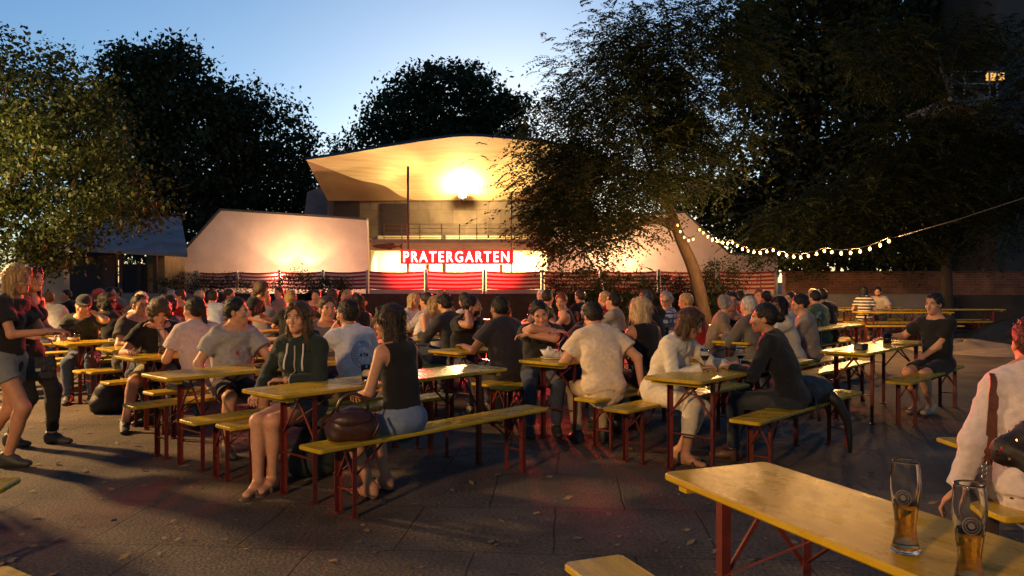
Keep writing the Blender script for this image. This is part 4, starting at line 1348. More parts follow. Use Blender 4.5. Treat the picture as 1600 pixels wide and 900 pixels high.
def lob(px, py, rx, ry, Y, dep=None):
    """ellipsoid lobe whose centre is read at (px,py) and stands at distance Y"""
    c = wp(px, py, Y); k = Y / F
    return (np.array(c), np.array([rx * k, (dep if dep else (rx + ry) / 2 * k), ry * k]))


def gpt(px, Y, z=0): return ((px - 800) / F * Y, Y, z)

# left: linden lit from below
Y = 12.6
tree('linden_tree', [lob(20, 300, 120, 110, Y, 1.5), lob(115, 290, 110, 95, Y - .4, 1.3), lob(30, 170, 85, 80, Y + .3, 1.2), lob(60, 120, 50, 55, Y, .9), lob(130, 200, 65, 70, Y, 1),
                     lob(190, 315, 55, 28, Y - .6, .8), lob(10, 370, 80, 50, Y - .5, 1.1), lob(-90, 250, 110, 170, Y, 1.6)],
     [gpt(-70, Y), gpt(-60, Y, 2.0), gpt(-40, Y, 3.6), gpt(0, Y, 5.0)], 'leafy tree at the far left lit warm from below', LM['lit'], 400, 95, .20, .072, seed=3, limbs=26, trunk_r=.2, wid=.7)
# behind the left wing: dark oak and lighter birch
Y = 38
tree('oak_tree', [lob(245, 152, 80, 72, Y), lob(190, 240, 75, 100, Y), lob(300, 230, 90, 100, Y), lob(240, 320, 130, 100, Y), lob(275, 115, 40, 36, Y), lob(200, 125, 36, 34, Y)],
     [gpt(250, Y), gpt(250, Y, 5), gpt(245, Y, 11)], 'tall dark round crowned tree behind the low house', LM['dark'], 1000, 34, .42, .27, 'tree', 'dark trees behind the stage', seed=5, limbs=18, trunk_r=.5)
Y = 41
tree('birch_tree', [lob(400, 200, 55, 62, Y), lob(440, 250, 50, 90, Y), lob(360, 260, 60, 110, Y), lob(410, 320, 85, 90, Y), lob(465, 300, 32, 60, Y), lob(340, 180, 24, 38, Y)],
     [gpt(400, Y), gpt(402, Y, 5), gpt(400, Y, 10)], 'loose feathery tree between the oak and the canopy', LM['dark'], 700, 34, .36, .22, 'tree', 'dark trees behind the stage', seed=6, limbs=18, trunk_r=.35, shell=.5)
Y = 46
tree('oak_tree', [lob(700, 170, 95, 55, Y), lob(640, 190, 60, 50, Y), lob(770, 195, 55, 45, Y), lob(705, 130, 50, 26, Y), lob(700, 250, 130, 60, Y)],
     [gpt(700, Y), gpt(700, Y, 6), gpt(700, Y, 11)], 'dark dome shaped tree rising behind the stage canopy', LM['dark'], 760, 34, .42, .28, 'tree', 'dark trees behind the stage', seed=8, limbs=14, trunk_r=.5)
tree('poplar_sapling', [lob(540, 225, 30, 22, 44), lob(565, 215, 22, 20, 44), lob(545, 270, 40, 40, 44)],
     [gpt(545, 44), gpt(545, 44, 6), gpt(550, 44, 8.6)], 'thin sparse treetop between the birch and the dome shaped tree', LM['dark'], 110, 16, .34, .22, 'tree', 'dark trees behind the stage', seed=9, limbs=20, trunk_r=.2)
# leaning locust
Y = 21.5
tk = [(1107, 470), (1085, 420), (1062, 372), (1048, 330), (1036, 270), (1018, 200), (1008, 120), (1010, 60)]
tree('locust_tree', [lob(1020, 70, 75, 65, Y, 1.4), lob(960, 140, 85, 70, Y, 1.6), lob(1080, 130, 75, 85, Y, 1.5), lob(915, 215, 65, 55, Y - .6, 1.4), lob(1000, 230, 110, 80, Y, 1.8), lob(1095, 225, 65, 62, Y, 1.4),
                     lob(905, 280, 75, 45, Y - 1, 1.4), lob(955, 290, 80, 38, Y - .8, 1.4), lob(888, 345, 50, 36, Y - 1.2, 1.0), lob(915, 345, 62, 26, Y - 1.2, 1.0), lob(915, 385, 45, 16, Y - 1.4, .8), lob(1140, 60, 40, 60, Y + 1, 1.0)],
     [tuple(wp(a, b, Y)) if b < 465 else gpt(1107, Y, 0) for a, b in tk], 'leaning feathery leaved tree with low branch in front of the right wing wall', LM['locust'], 480, 19, .42, .105, barkm='bark', seed=12, limbs=12, style='spray', trunk_r=.20, shell=.40, wid=.75)
# its low bare branch
lt = [o for o in COL.objects if o.name.startswith('locust_tree')][0]
b = MB(); br = [(1058, 350), (1030, 343), (1000, 350), (975, 362), (945, 364), (915, 372), (880, 385)]
b.tube([wp(a, q, Y - .1 * i) - Vector(lt.location) for i, (a, q) in enumerate(br)], [.10, .085, .07, .06, .05, .035, .02], 8)
b.tube([wp(a, q, Y - .2) - Vector(lt.location) for a, q in ((1000, 350), (975, 372), (945, 378), (920, 392))], [.05, .04, .03, .012], 6)
b.tube([wp(a, q, Y - .2) - Vector(lt.location) for a, q in ((1040, 345), (1052, 378), (1030, 372), (1005, 378))], [.03, .022, .015, .008], 6)
b.build('branch', M['bark'], lt, smooth=True)
# dark mass at the right
RT = 'dark tall trees on the right'
Y = 31
tree('maple_tree', [lob(1250, 60, 90, 100, Y), lob(1210, 130, 60, 80, Y), lob(1290, 180, 100, 110, Y), lob(1220, 270, 70, 80, Y), lob(1330, 60, 90, 110, Y), lob(1290, 320, 110, 80, Y), lob(1190, 60, 38, 60, Y), lob(1170, 340, 70, 60, Y), lob(1130, 290, 50, 60, Y), lob(1090, 330, 45, 40, Y), lob(1240, 380, 90, 40, Y), lob(1330, 390, 90, 40, Y)],
     [gpt(1270, Y), gpt(1268, Y, 5), gpt(1265, Y, 11)], 'tall dark tree right of the leaning tree with sky showing through its left edge', LM['right'], 1250, 36, .36, .25, 'tree', RT, seed=15, limbs=16, trunk_r=.45)
Y = 35
tree('maple_tree', [lob(1440, 30, 130, 130, Y), lob(1570, 40, 130, 130, Y), lob(1430, 200, 110, 130, Y), lob(1640, 200, 60, 150, Y), lob(1440, 340, 130, 90, Y), lob(1600, 330, 120, 100, Y)],
     [gpt(1450, Y), gpt(1450, Y, 6), gpt(1450, Y, 14)], 'tallest dark tree in the upper right corner', LM['right'], 1500, 36, .5, .34, 'tree', RT, seed=16, limbs=8, trunk_r=.5)
Y = 22.5
tree('robinia_tree', [lob(1420, 240, 50, 45, Y, 1), lob(1370, 90, 50, 35, Y, 1), lob(1440, 310, 80, 45, Y, 1.2), lob(1530, 250, 60, 40, Y, 1), lob(1350, 310, 60, 45, Y, 1.1), lob(1580, 270, 50, 60, Y, 1), lob(1390, 370, 60, 25, Y, 1), lob(1260, 350, 65, 30, Y, 1), lob(1230, 392, 30, 14, Y - 1, .6), lob(1540, 345, 80, 35, Y, 1), lob(1600, 190, 40, 60, Y, 1), lob(1455, 120, 34, 30, Y, .8), lob(1530, 190, 60, 22, Y, .8), lob(1585, 95, 24, 34, Y, .7), lob(1500, 70, 60, 24, Y, .9), lob(1470, 175, 30, 26, Y, .7)],
     [gpt(1480, Y), gpt(1478, Y, 2.5), gpt(1470, Y, 5)], 'feathery tree below the balcony with faintly lit drooping sprays', LM['right'], 560, 13, .34, .10, 'tree', RT, seed=17, limbs=16, style='spray', trunk_r=.2, wid=.75)
# shrubs
def bush(px, py, rx, ry, Y, label, seed, n=60):
    c = lob(px, py, rx, ry, Y, max(.35, rx * Y / F * .6))
    zc = c[0][2]
    tree('shrub', [c, (c[0] * np.array([1, 1, .6]), c[1] * np.array([.8, .8, .7]))], [gpt(px, Y), gpt(px, Y, max(zc * .5, .2)), gpt(px, Y, zc)], label, LM['bush'], int(n * 2.4), 26, .12, .06, 'shrub', 'dark shrubs along the windbreak', seed=seed, limbs=8, trunk_r=.04, zmin=.02)
bush(290, 452, 45, 22, 25.6, 'low dark shrub at the left end of the windbreak', 30)
bush(350, 455, 48, 22, 24.6, 'low dark shrub under the second windbreak panel', 31)
bush(465, 450, 40, 22, 23.2, 'dark shrub reaching over the windbreak under the left wall lamp', 32)
bush(515, 452, 26, 16, 23.0, 'small dark shrub just right of the taller one under the wall lamp', 33)
bush(905, 446, 50, 26, 22.6, 'dark shrub covering the windbreak right of the red panels', 34, 90)
bush(975, 450, 45, 22, 22.8, 'dark shrub between the red panels and the leaning trunk', 35, 80)
bush(1045, 452, 40, 20, 22.9, 'dark shrub just left of the leaning trunk', 36, 70)
bush(1128, 440, 32, 28, 22.4, 'tall dark shrub just right of the leaning trunk', 37, 80)

# unseen chestnuts added around the camera to block blue sky light
def big(x, y, z, r, label, seed):
    tree('added_chestnut_tree', [(np.array([x, y, z]), np.array([r, r, r * .62])), (np.array([x + r * .4, y - r * .3, z + 1.2]), np.array([r * .8, r * .8, r * .5]))], [(x, y, 0), (x, y, 2.5), (x + .1, y, z)], label, LM['right'], 260, 40, .55, .42, 'tree', 'unseen chestnuts behind the photographer', seed=seed, limbs=10, trunk_r=.35)
for i, (x, y, z, r) in enumerate(((-7.5, -6, 7.5, 5.2), (3.5, -6.5, 7.5, 5.2), (11.5, -2, 7.5, 4.6), (-15, 0, 8, 5.5), (-2, -13, 9, 6.0), (14, 6, 8.5, 4.2), (-17, 10.5, 8, 5.0))):
    big(x, y, z, r, 'unseen broad chestnut tree added outside the frame around the photographer', 60 + i)
# ------------------------------------------------------------------ things on the tables and benches
GL = mat('clear_glass', (.95, .97, .96), .03, 0, trans=1.0, ior=1.45)
BEER = mat('wheat_beer', (.93, .52, .09), .06, 0, trans=.88, ior=1.33)
COLA = mat('dark_drink', (.10, .02, .015), .08, 0, trans=.6, ior=1.33)
FOAM = mat('beer_foam', (.8, .74, .62), .9, .1, 60)
PAPER = mat('crumpled_paper', (.62, .58, .52), .85, .1, 20)
PLATE = mat('paper_plate', (.66, .63, .56), .6, .05)
PHONE = mat('phone_glass', (.012, .013, .016), .12, 0)


def top(t, s, o):
    p = T[t] + U * s + Vv * o
    return (float(p[0]), float(p[1]), .772)


def glass(pos, label, kind='weizen', fill=.5, liq=None, h=None, group=None):
    prof = dict(
        weizen=[(.036, 0), (.038, .006), (.034, .022), (.028, .045), (.027, .075), (.032, .12), (.039, .17), (.0395, .20), (.035, .245), (.0345, .25)],
        tumbler=[(.033, 0), (.036, .004), (.039, .05), (.041, .115)],
        pint=[(.031, 0), (.034, .004), (.037, .06), (.041, .148)],
        mug=[(.040, 0), (.044, .006), (.043, .06), (.043, .125)],
        goblet=[(.034, 0), (.034, .003), (.006, .010), (.005, .075), (.020, .090), (.039, .125), (.040, .150), (.035, .185)])[kind]
    k = (h / prof[-1][1]) if h else 1.0
    prof = [(r, z * k) for r, z in prof]
    th = .0025
    if kind == 'goblet': inner = [(max(r - .0018, .002), z + .002) for r, z in prof if z > .08 * k]
    else: inner = [(max(r - th, .003), max(z, .012)) for r, z in prof[1:]]
    cat_ = 'wine glass' if kind == 'goblet' else 'beer glass' if kind != 'tumbler' else 'glass'
    g = empty({'goblet': 'wine_glass', 'tumbler': 'tumbler', 'mug': 'beer_mug'}.get(kind, 'beer_glass'), pos)
    b = MB(); b.lathe([(.0005, 0)] + prof + [(inner[-1][0], prof[-1][1])] + inner[::-1] + [(.0005, inner[0][1])], 28)
    if kind == 'mug':
        b.tube([(.042, 0, .105), (.075, 0, .10), (.082, 0, .065), (.072, 0, .03), (.042, 0, .025)], .007, 8)
    b.build('vessel', GL, g, smooth=True)
    if fill > 0:
        zt = inner[0][1] + (inner[-1][1] - inner[0][1]) * fill
        zs = [z for r, z in inner if z < zt - .002]; rs = [r for r, z in inner]
        rt = float(np.interp(zt, [z for r, z in inner], rs))
        pr = [(.0005, inner[0][1] + .0005)] + [(r + .0007, z + .0005) for r, z in inner if z < zt - .002] + [(rt + .0007, zt), (.0005, zt)]
        b = MB(); b.lathe(pr, 24); b.build('drink', liq or BEER, g, smooth=True)
        if liq is None:
            b = MB(); b.lathe([(.0005, zt + .0005), (rt - .0005, zt + .0005), (rt - .0012, zt + .009), (rt * .6, zt + .012), (.0005, zt + .010)], 24); b.build('foam', FOAM, g, smooth=True)
    tag(g, label, cat_, group)
    return g


# foreground table: two tall wheat beer glasses with a printed oval
def fore(px, py):
    q = gp(px, py, .771); return (float(q[0]), float(q[1]), .772)
PRINT = mat('white_print', (.13, .115, .11), .5, .1)
for (px, py, lab, a) in ((1415, 862, 'tall wheat beer glass half full on the foreground table, the one nearer the table end', 4.1), (1515, 915, 'tall wheat beer glass on the foreground table at the bottom edge of the photo', 4.3)):
    g = glass(fore(px, py), lab, 'weizen', .50, h=.25)
    b = MB()   # oval emblem on the glass wall
    V = []; Fc = []
    rr = lambda z: float(np.interp(z, [0, .02, .042, .07, .113, .16, .188, .23], [.038, .034, .028, .027, .032, .039, .0395, .035])) + .0006
    for ring, (w0, w1) in enumerate(((.88, 1.0), (.62, .70), (.0, .35))):
        n = 26; b0 = len(V)
        for i in range(n):
            th = 2 * math.pi * i / n
            for w in (w0, w1):
                dz = .022 * w * math.sin(th); da = .021 * w * math.cos(th)
                z = .155 + dz; R0 = rr(z); V.append((R0 * math.cos(a + da / R0), R0 * math.sin(a + da / R0), z))
        for i in range(n):
            j = (i + 1) % n; Fc.append((b0 + 2 * i, b0 + 2 * j, b0 + 2 * j + 1, b0 + 2 * i + 1))
    b.add(V, Fc); b.build('emblem', PRINT, g, smooth=True)

glass(top('T1', .85, .05), 'empty clear tumbler beside the woman in the hoodie', 'tumbler', .12, COLA)
glass(top('T1', 1.02, .17), 'faceted tumbler glowing red beside the woman in the black tank top', 'tumbler', .75, COLA)
glass(top('T2', 1.18, -.02), 'dark drink in a low mug in front of the man in the grey shirt', 'mug', .7, COLA)
glass(top('T7', .62, -.06), 'tall beer glass on the table before the bearded man in the dark jacket', 'weizen', .62)
glass(top('T8', .62, .02), 'tall empty beer glass behind the bowl of paper', 'weizen', 0)
glass(top('T8', .68, .16), 'short glass of cloudy orange drink beside the white shirted man', 'pint', .55, mat('orange_drink', (.75, .36, .05), .2, 0, trans=.5))
glass(top('T8', 1.62, .0), 'clear glass tankard beside the laptop', 'mug', 0)
glass(top('T9', .62, -.05), 'wine glass held by the woman in the white jacket', 'goblet', .35, COLA)
glass(top('T9', .95, .10), 'wine glass standing by the hand of the woman in the white jacket', 'goblet', .2, COLA)
glass(top('T10', 1.35, .02), 'mug of red brown beer in the hand of the man in the black shirt', 'mug', .8, COLA)
glass(top('T3', .38, -.02), 'tall patterned beer glass before the curly haired man', 'weizen', .2)
glass(top('T11', .35, .05), 'clear glass among the paper on the crowded table by the bald man', 'pint', 0)
glass(top('T5', .25, -.35 + .2), 'small bright glass near the man in the black cap', 'tumbler', .3, BEER)

# plate with bowl and napkins
def crumple(name, pos, r, h, label, seed, parent=None):
    r_ = np.random.default_rng(seed); b = MB(); V = []; Fc = []; n, k = 14, 7
    for j in range(k + 1):
        for i in range(n):
            a = 6.283 * i / n; f = j / k; q = 1 + .35 * r_.normal() * .5
            V.append((r * math.sin(f * 1.9) * q * math.cos(a), r * math.sin(f * 1.9) * q * math.sin(a), max(h * (1 - f) * (1 + .3 * r_.normal()), .002)))
    for j in range(k):
        for i in range(n): Fc.append((j * n + i, (j + 1) * n + i, (j + 1) * n + (i + 1) % n, j * n + (i + 1) % n))
    b.add(V, Fc); o = b.build(name, PAPER, parent, pos); 
    if label: tag(o, label, 'napkin')
    return o
p = top('T8', .30, -.05)
pl = MB(); pl.lathe([(.0005, .004), (.09, .004), (.125, .016), (.128, .016), (.092, 0), (.0005, 0)], 28); tag(pl.build('plate', PLATE, None, p, smooth=True), 'round white plate on the table end left of the white shirted man', 'plate')
bo = MB(); bo.lathe([(.0005, .005), (.045, .005), (.085, .065), (.088, .065), (.05, 0), (.0005, 0)], 28); tag(bo.build('bowl', PLATE, None, (p[0] - .045, p[1] + .02, p[2] + .018), smooth=True), 'white paper bowl tipped on the plate with crumpled napkins', 'bowl')
crumple('napkin', (p[0] + .05, p[1] - .01, p[2] + .018), .075, .05, 'crumpled napkin lying on the plate beside the bowl', 1)
crumple('napkin', (p[0] - .04, p[1] + .02, p[2] + .04), .06, .06, 'crumpled napkin heaped inside the white bowl', 2)
crumple('napkin', top('T8', .80, .20), .05, .05, 'crumpled napkin by the orange drink', 3)
for i, (s, o, lab) in enumerate(((.25, -.02, 'crumpled paper heap on the crowded table nearest the bald man'), (.42, -.12, 'crumpled paper on the crowded table behind the larger heap'), (.22, .14, 'pale crushed wrapper at the near corner of the crowded table'))):
    crumple('paper_heap', top('T11', s, o), .10, .07, lab, 10 + i)
# laptop
pz = top('T8', 1.42, -.02)
lp = empty('laptop', pz, math.radians(UA + 90 + 10))
b = MB(); b.box((0, 0, .009), (.32, .22, .018), bev=.004); b.build('keyboard_base', mat('silver_case', (.42, .43, .44), .35, .05, metal=.6), lp)
Rl = Matrix.Rotation(math.radians(-14), 3, 'X')
b = MB(); b.box(Vector((0, .115, .018)) + Rl @ Vector((0, 0, .105)), (.32, .010, .21), Rl, bev=.003); sc_ = b.build('lid', MATS['black'], lp)
b = MB(); b.box(Vector((0, .109, .018)) + Rl @ Vector((0, -.0015, .108)), (.29, .003, .175), Rl); b.build('screen', mat('lit_screen', (.6, .7, .7), .3, 0, emit=(.70, .86, .80), estr=1.6), sc_)
tag(lp, 'open laptop with a lit screen in front of the blond woman in black', 'laptop')
# phones, ashtray
def phone(t, s, o, a, lab):
    b = MB(); b.box((0, 0, .004), (.07, .145, .008), bev=.002); tag(b.build('phone', PHONE, None, top(t, s, o), math.radians(a)), lab, 'phone')
phone('T2', .86, .10, 20, 'dark phone lying flat near the low mug of dark drink'); phone('T2', 1.0, .0, 70, 'second phone lying crosswise just beyond the first near the mug')
b = MB(); b.box((0, 0, .035), (.105, .105, .07), bev=.008); o = b.build('ashtray', mat('black_melamine', (.012, .012, .012), .3, .1), None, top('T10', .38, .05), math.radians(30)); tag(o, 'square black ashtray on the glossy table', 'ashtray')
b = MB(); b.box((0, 0, .012), (.05, .08, .024), bev=.003); tag(b.build('cigarette_box', mat('pale_card', (.5, .45, .36), .6, .1), None, top('T5', .55, .10), .6), 'small pale box on the table of the man in the cap', 'box')


# bags: soft bodies from the distance-field mesher
def bag(name, pos, rz, r, label, m, vox=.012, straps=(), flap=None, cat='bag'):
    ops = [('u', smooth_ell((0, 0, r[2]), (r[0], r[1], r[2] * 1.05)), .02), ('u', smooth_cap((-r[0] * .55, 0, r[2] * .5), (r[0] * .55, 0, r[2] * .5), r[1] * .95, r[1] * .95), .06), ('i', half((0, 0, -1), -.004), 0)]
    V, Q = sdf_mesh(ops, vox, (.008, .9, pos[0]))
    o = link(name, mesh_from(name, V, Q, m), None, pos, rz)
    for nm, pts, rad in straps:
        b = MB(); b.tube(pts, rad, 7); b.build(nm, m, o, smooth=True)
    if flap:
        V, Q = sdf_mesh([('u', smooth_ell((0, -r[1] * .35, r[2] * 1.25), (r[0] * .9, r[1] * .85, r[2] * .62)), .02)], vox, (.004, 1, 1)); link(flap, mesh_from(flap, V, Q, m), o)
    return tag(o, label, cat)
LB = mat('brown_leather', (.045, .016, .012), .4, .3, 8, .15, 50)
BK = mat('black_nylon', (.013, .013, .014), .6, .3, 10, .15, 80)
hb = gp(560, 662, .60); q = np.array([-1.26, 4.93]) + U * .33
arc = [(.10 * math.cos(a), -.02, .19 + .11 * math.sin(a)) for a in np.linspace(0, math.pi, 11)]
bag('handbag', (q[0], q[1], .482), math.radians(20), (.155, .085, .105), 'brown leather handbag on the bench beside the woman in the black tank top', LB, .009, (('handle', arc, .011), ('strap', [(.14, -.05, .17), (.16, -.09, .10), (.12, -.105, .03)], .010)), 'flap', 'handbag')
c = gp(172, 645); bag('backpack', (c[0], c[1], .0), .4, (.17, .13, .20), 'black backpack on the ground below the bare bench end at left', BK, .014, (('handle', [(-.04, 0, .40), (0, 0, .45), (.04, 0, .40)], .012),), 'flap', 'backpack')
c = gp(460, 762); bag('backpack', (c[0] + .05, c[1] + .35, .0), .3, (.15, .11, .19), 'dark backpack on the ground under the table of the woman in the hoodie', mat('olive_nylon', (.03, .032, .022), .7, .3, 10), .014, (('strap', [(-.08, -.09, .36), (-.1, -.14, .2), (-.05, -.11, .04)], .014),), None, 'backpack')
q = top('T3', .95, -.02); bag('black_bag', q, .9, (.24, .11, .07), 'soft black bag lying on the table beside the curly haired man', BK, .014, cat='bag')
q = np.array([1.705, 5.87]) + U * 1.22
jk = bag('jacket', (q[0], q[1], .483), math.radians(UA), (.27, .15, .11), 'black jacket heaped on the bench behind the woman in the dark blazer', BK, .012, (('sleeve', [(.10, -.12, .08), (.16, -.20, -.02), (.22, -.245, -.16), (.25, -.255, -.30), (.25, -.26, -.44)], [.05, .045, .036, .026, .014]), ('belt', [(-.2, -.12, .08), (-.22, -.17, -.02), (-.215, -.175, -.12)], .012)), cat='jacket')
q = seat('T7', -1, s=.1)
bag('backpack', (q[0] - .15, q[1] + .1, .483), .5, (.17, .13, .20), 'black backpack on the bench left of the bearded man', BK, .015, cat='backpack')
# ------------------------------------------------------------------ people near the camera
SEATED = []
def sp(t, side, px, face=None, s=None, **k):
    x, y = seat(t, side, px, s)
    SEATED.append((x, y))
    return person(x, y, face if face is not None else (132 if side < 0 else 312), **k)
GN = 'people at the near tables'
# woman in the hoodie, sitting at the end of the table with her legs to the front
h = person(-1.60, 6.10, 187, 'woman in a dark green zipped hoodie and shorts facing the camera', GN, Z=5.4, sex='f', lean=6, hair='long', hc='brown', top='hoodie', tc=(.018, .030, .026), bot='hotpants', bc=(.10, .10, .11), shoe='sandal', shc=(.10, .07, .05),
           RH=(.30, .14, .66), LH=(.05, .24, .78), RF=(.16, .44, .085), LF=(.10, .34, .085), hy=8, curl=.7, lpole=(-.9, -.2, -.5), rkp=(.2, 1, .8), lkp=(.25, 1, .8), s=1.0)
SEATED.append((-1.6, 6.1))
b = MB()
C_ = h['C']
for sgn, x0, dx, ln in ((1, .062, .012, .19), (-1, -.060, -.008, .20)):
    pts = [surf_point(h['shirt'], x0 + dx * f, C_[2] - .035 - ln * f, True, .006) for f in np.linspace(0, 1, 9)]
    pts = [p for p in pts if p]
    d = MB(); d.tube(pts, [.0075] * (len(pts) - 2) + [.009, .009], 8); d.build('drawstring', mat('white_cord', (.62, .58, .52), .8, .05), h['shirt'], smooth=True)
pts = [p for p in (surf_point(h['shirt'], .003, z, True, .001) for z in np.linspace(C_[2] - .05, h['P'][2] + .0, 24)) if p]
d = MB(); d.tube(pts, .0065, 6); d.build('zip', mat('zip_tape', (.36, .33, .30), .5, .1), h['shirt'], smooth=True)

person(-.75, 5.48, 308, 'woman in a black tank top and denim shorts sitting in profile on the front bench', GN, Z=5.0, sex='f', lean=9, hair='long', hc='dark', skin='tan', top='tank', tc=(.010, .010, .011), bot='hotpants', bc=(.16, .21, .30), hy=-32, hp=6,
       LH=(-.17, .26, .72), RH=(.10, .34, .72), RF=(.12, .30, .085), LF=(-.10, .22, .085), shoe='sandal', shc=(.03, .02, .02), curl=.9)
SEATED.append((-.75, 5.48))
wt = sp('T2', 1, 558, 322, label='man in a white shirt with a round print on its back, hand at his chin', group=GN, Z=6.6, lean=16, hair='short', hc='black', skin='tan', top='tee', tc=(.62, .62, .66), LH=(-.05, .27, 1.14), RH=(.15, .42, .82), hy=-22, beard=True, lpole=(-.4, .3, -1), bc=(.18, .14, .10), bot='shorts')
gm = sp('T2', -1, 362, 140, label='man in a light grey shirt with a red print', group=GN, Z=6.6, lean=8, hair='short', hc='black', skin='fair', top='tee', tc=(.33, .32, .31), hy=-45, RH=(.26, .16, .58), LH=(-.20, .46, .82), bot='shorts', bc=(.02, .02, .022), fat=1.12, RF=(.2, .42, .085))
sp('T3', -1, 245, 150, label='man with curly hair and a black shirt resting his chin on his hand', group=GN, Z=7, lean=22, hair='curly', hc=(.06, .04, .02), top='tee', tc=(.014, .014, .015), hp=26, RH=(.30, .46, .80), LH=(.02, .30, 1.04), bot='shorts', bc=(.28, .25, .15), RF=(.34, .42, .085), LF=(-.1, .3, .085), lpole=(-.8, .2, -.8), fat=1.1)
sp('T4', -1, 205, 118, label='heavy man with glasses in a dark grey shirt smiling toward the right', group=GN, Z=8.5, lean=14, hair='buzz', hc='dark', top='tee', tc=(.05, .045, .04), glasses=True, fat=1.3, hy=10, RH=(.2, .42, .82))
sp('T3', 1, 314, 318, label='man in a pale pink shirt seen from behind right of the curly haired man', group=GN, Z=8, lean=14, hair='pony', hc='black', top='tee', tc=(.52, .42, .40), hy=-28, fat=1.12)
sp('T5', -1, 132, 160, label='man in a black cap and dark shirt leaning his head on his hand', group=GN, Z=9, lean=18, hair='cap', hc='dark', top='tee', tc=(.022, .025, .022), hp=14, hr=-12, LH=(-.12, .22, 1.12), lpole=(-.9, .5, -.8), RH=(.1, .45, .80))
sp('T4', 1, 277, 225, label='man in a grey shirt between the curly haired man and the pale pink back', group=GN, Z=9.5, lean=10, hair='short', hc='dark', top='tee', tc=(.16, .16, .17), hy=-10)
sp('T2', -1, 506, 150, label='man in a grey shirt looking out behind the shoulder of the woman in the hoodie', group=GN, Z=8.2, hair='short', hc='brown', top='tee', tc=(.16, .15, .15), lean=10)
# second block
sp('T7', 1, 794, 325, label='broad man in a dark checked shirt seen from behind', group=GN, Z=7.5, lean=14, hair='short', hc='black', skin='brown', top='tee', tc=(.035, .03, .035), fat=1.22, LH=(-.30, .40, .82), hy=-6, bc=(.02, .02, .03))
sp('T7', -1, 722, 140, label='bearded man in a dark jacket covering his mouth with his hand', group=GN, Z=8.5, lean=16, hair='short', hc='black', skin='tan', top='jacket', tc=(.02, .02, .022), beard=True, hy=-45, RH=(.08, .22, 1.16), LH=(-.1, .45, .82), rpole=(.7, .4, -1), bc=(.05, .07, .12))
sp('T8', -1, 885, 118, label='grey haired man in a black shirt bending forward with a red lit face', group=GN, Z=8, lean=30, hair='short', hc='grey', top='tee', tc=(.012, .012, .013), hy=-12, LH=(-.1, .5, .82), fat=1.1)
sp('T8', -1, 842, 175, label='young man with dark hair resting his head on his folded arms', group=GN, Z=8.3, lean=22, hair='short', hc='black', top='long', tc=(.03, .03, .035), hp=16, hr=16, RH=(-.12, .34, 1.02), LH=(.14, .36, .98), rpole=(.9, .3, .1), lpole=(-.9, .3, -.1))
sp('T8', 1, 943, 345, label='broad man in a bright cream shirt seen from behind, one hand on the bench', group=GN, Z=6.5, lean=24, hair='short', hc='black', top='tee', tc=(.66, .58, .42), hp=18, RH=(.36, -.02, .56), rpole=(.8, -.5, .2), LH=(-.22, .42, .82), bc=(.42, .32, .2), fat=1.18, hair_=0) if False else \
    sp('T8', 1, 943, 345, label='broad man in a bright cream shirt seen from behind, one hand on the bench', group=GN, Z=6.5, lean=22, hair='short', hc='black', top='tee', tc=(.70, .57, .40), hp=22, RH=(.36, -.02, .56), rpole=(.8, -.5, .2), LH=(-.22, .42, .82), bc=(.42, .32, .2), fat=1.18)
sp('T8', 1, 1014, 335, label='blond woman in a sleeveless black top with her back turned, beside the laptop', group=GN, Z=7, sex='f', lean=10, hair='bob', hc='light', top='dress', tc=(.010, .010, .011), skin='tan', bc=(.02, .02, .02), LH=(-.2, .40, .80), hy=-10, s=1.02)
sp('T9', -1, 1030, 134, label='woman in a white jacket and pale trousers leaning over her wine glass', group=GN, Z=6, sex='f', lean=27, hair='bob', hc='brown', top='long', tc=(.70, .63, .50), bot='capri', bc=(.68, .60, .46), hp=24, hy=-14, RH=(.07, .47, .80), LH=(-.30, .60, .80), shoe='sandal', shc=(.05, .03, .02), RF=(.16, .36, .085), LF=(.02, .22, .085), skin='tan', curl=.9)
sp('T9', 1, 1236, 304, label='woman in a dark blazer with her hair in a bun, in profile to the left', group=GN, Z=5.9, sex='f', lean=20, hair='bun', hc='black', skin='tan', top='jacket', tc=(.010, .012, .017), bot='jeans', bc=(.020, .026, .038), LH=(-.12, .46, .78), RH=(.02, .47, .80), hy=-18, hp=2, RF=(.12, .52, .085), LF=(-.06, .46, .085), shoe='shoe', shc=(.07, .03, .02), curl=1.0)
sp('T10', 1, 1465, 238, label='lone man in a black shirt holding his mug on the glossy table', group=GN, Z=8, lean=4, hair='short', hc='black', top='tee', tc=(.013, .014, .014), RH=(.50, .26, .82), rpole=(.6, -.6, -.6), LH=(.10, .20, .60), bot='shorts', bc=(.012, .012, .013), hy=4, RF=(.08, .26, .085), LF=(-.06, .22, .085), shc=(.32, .28, .22))
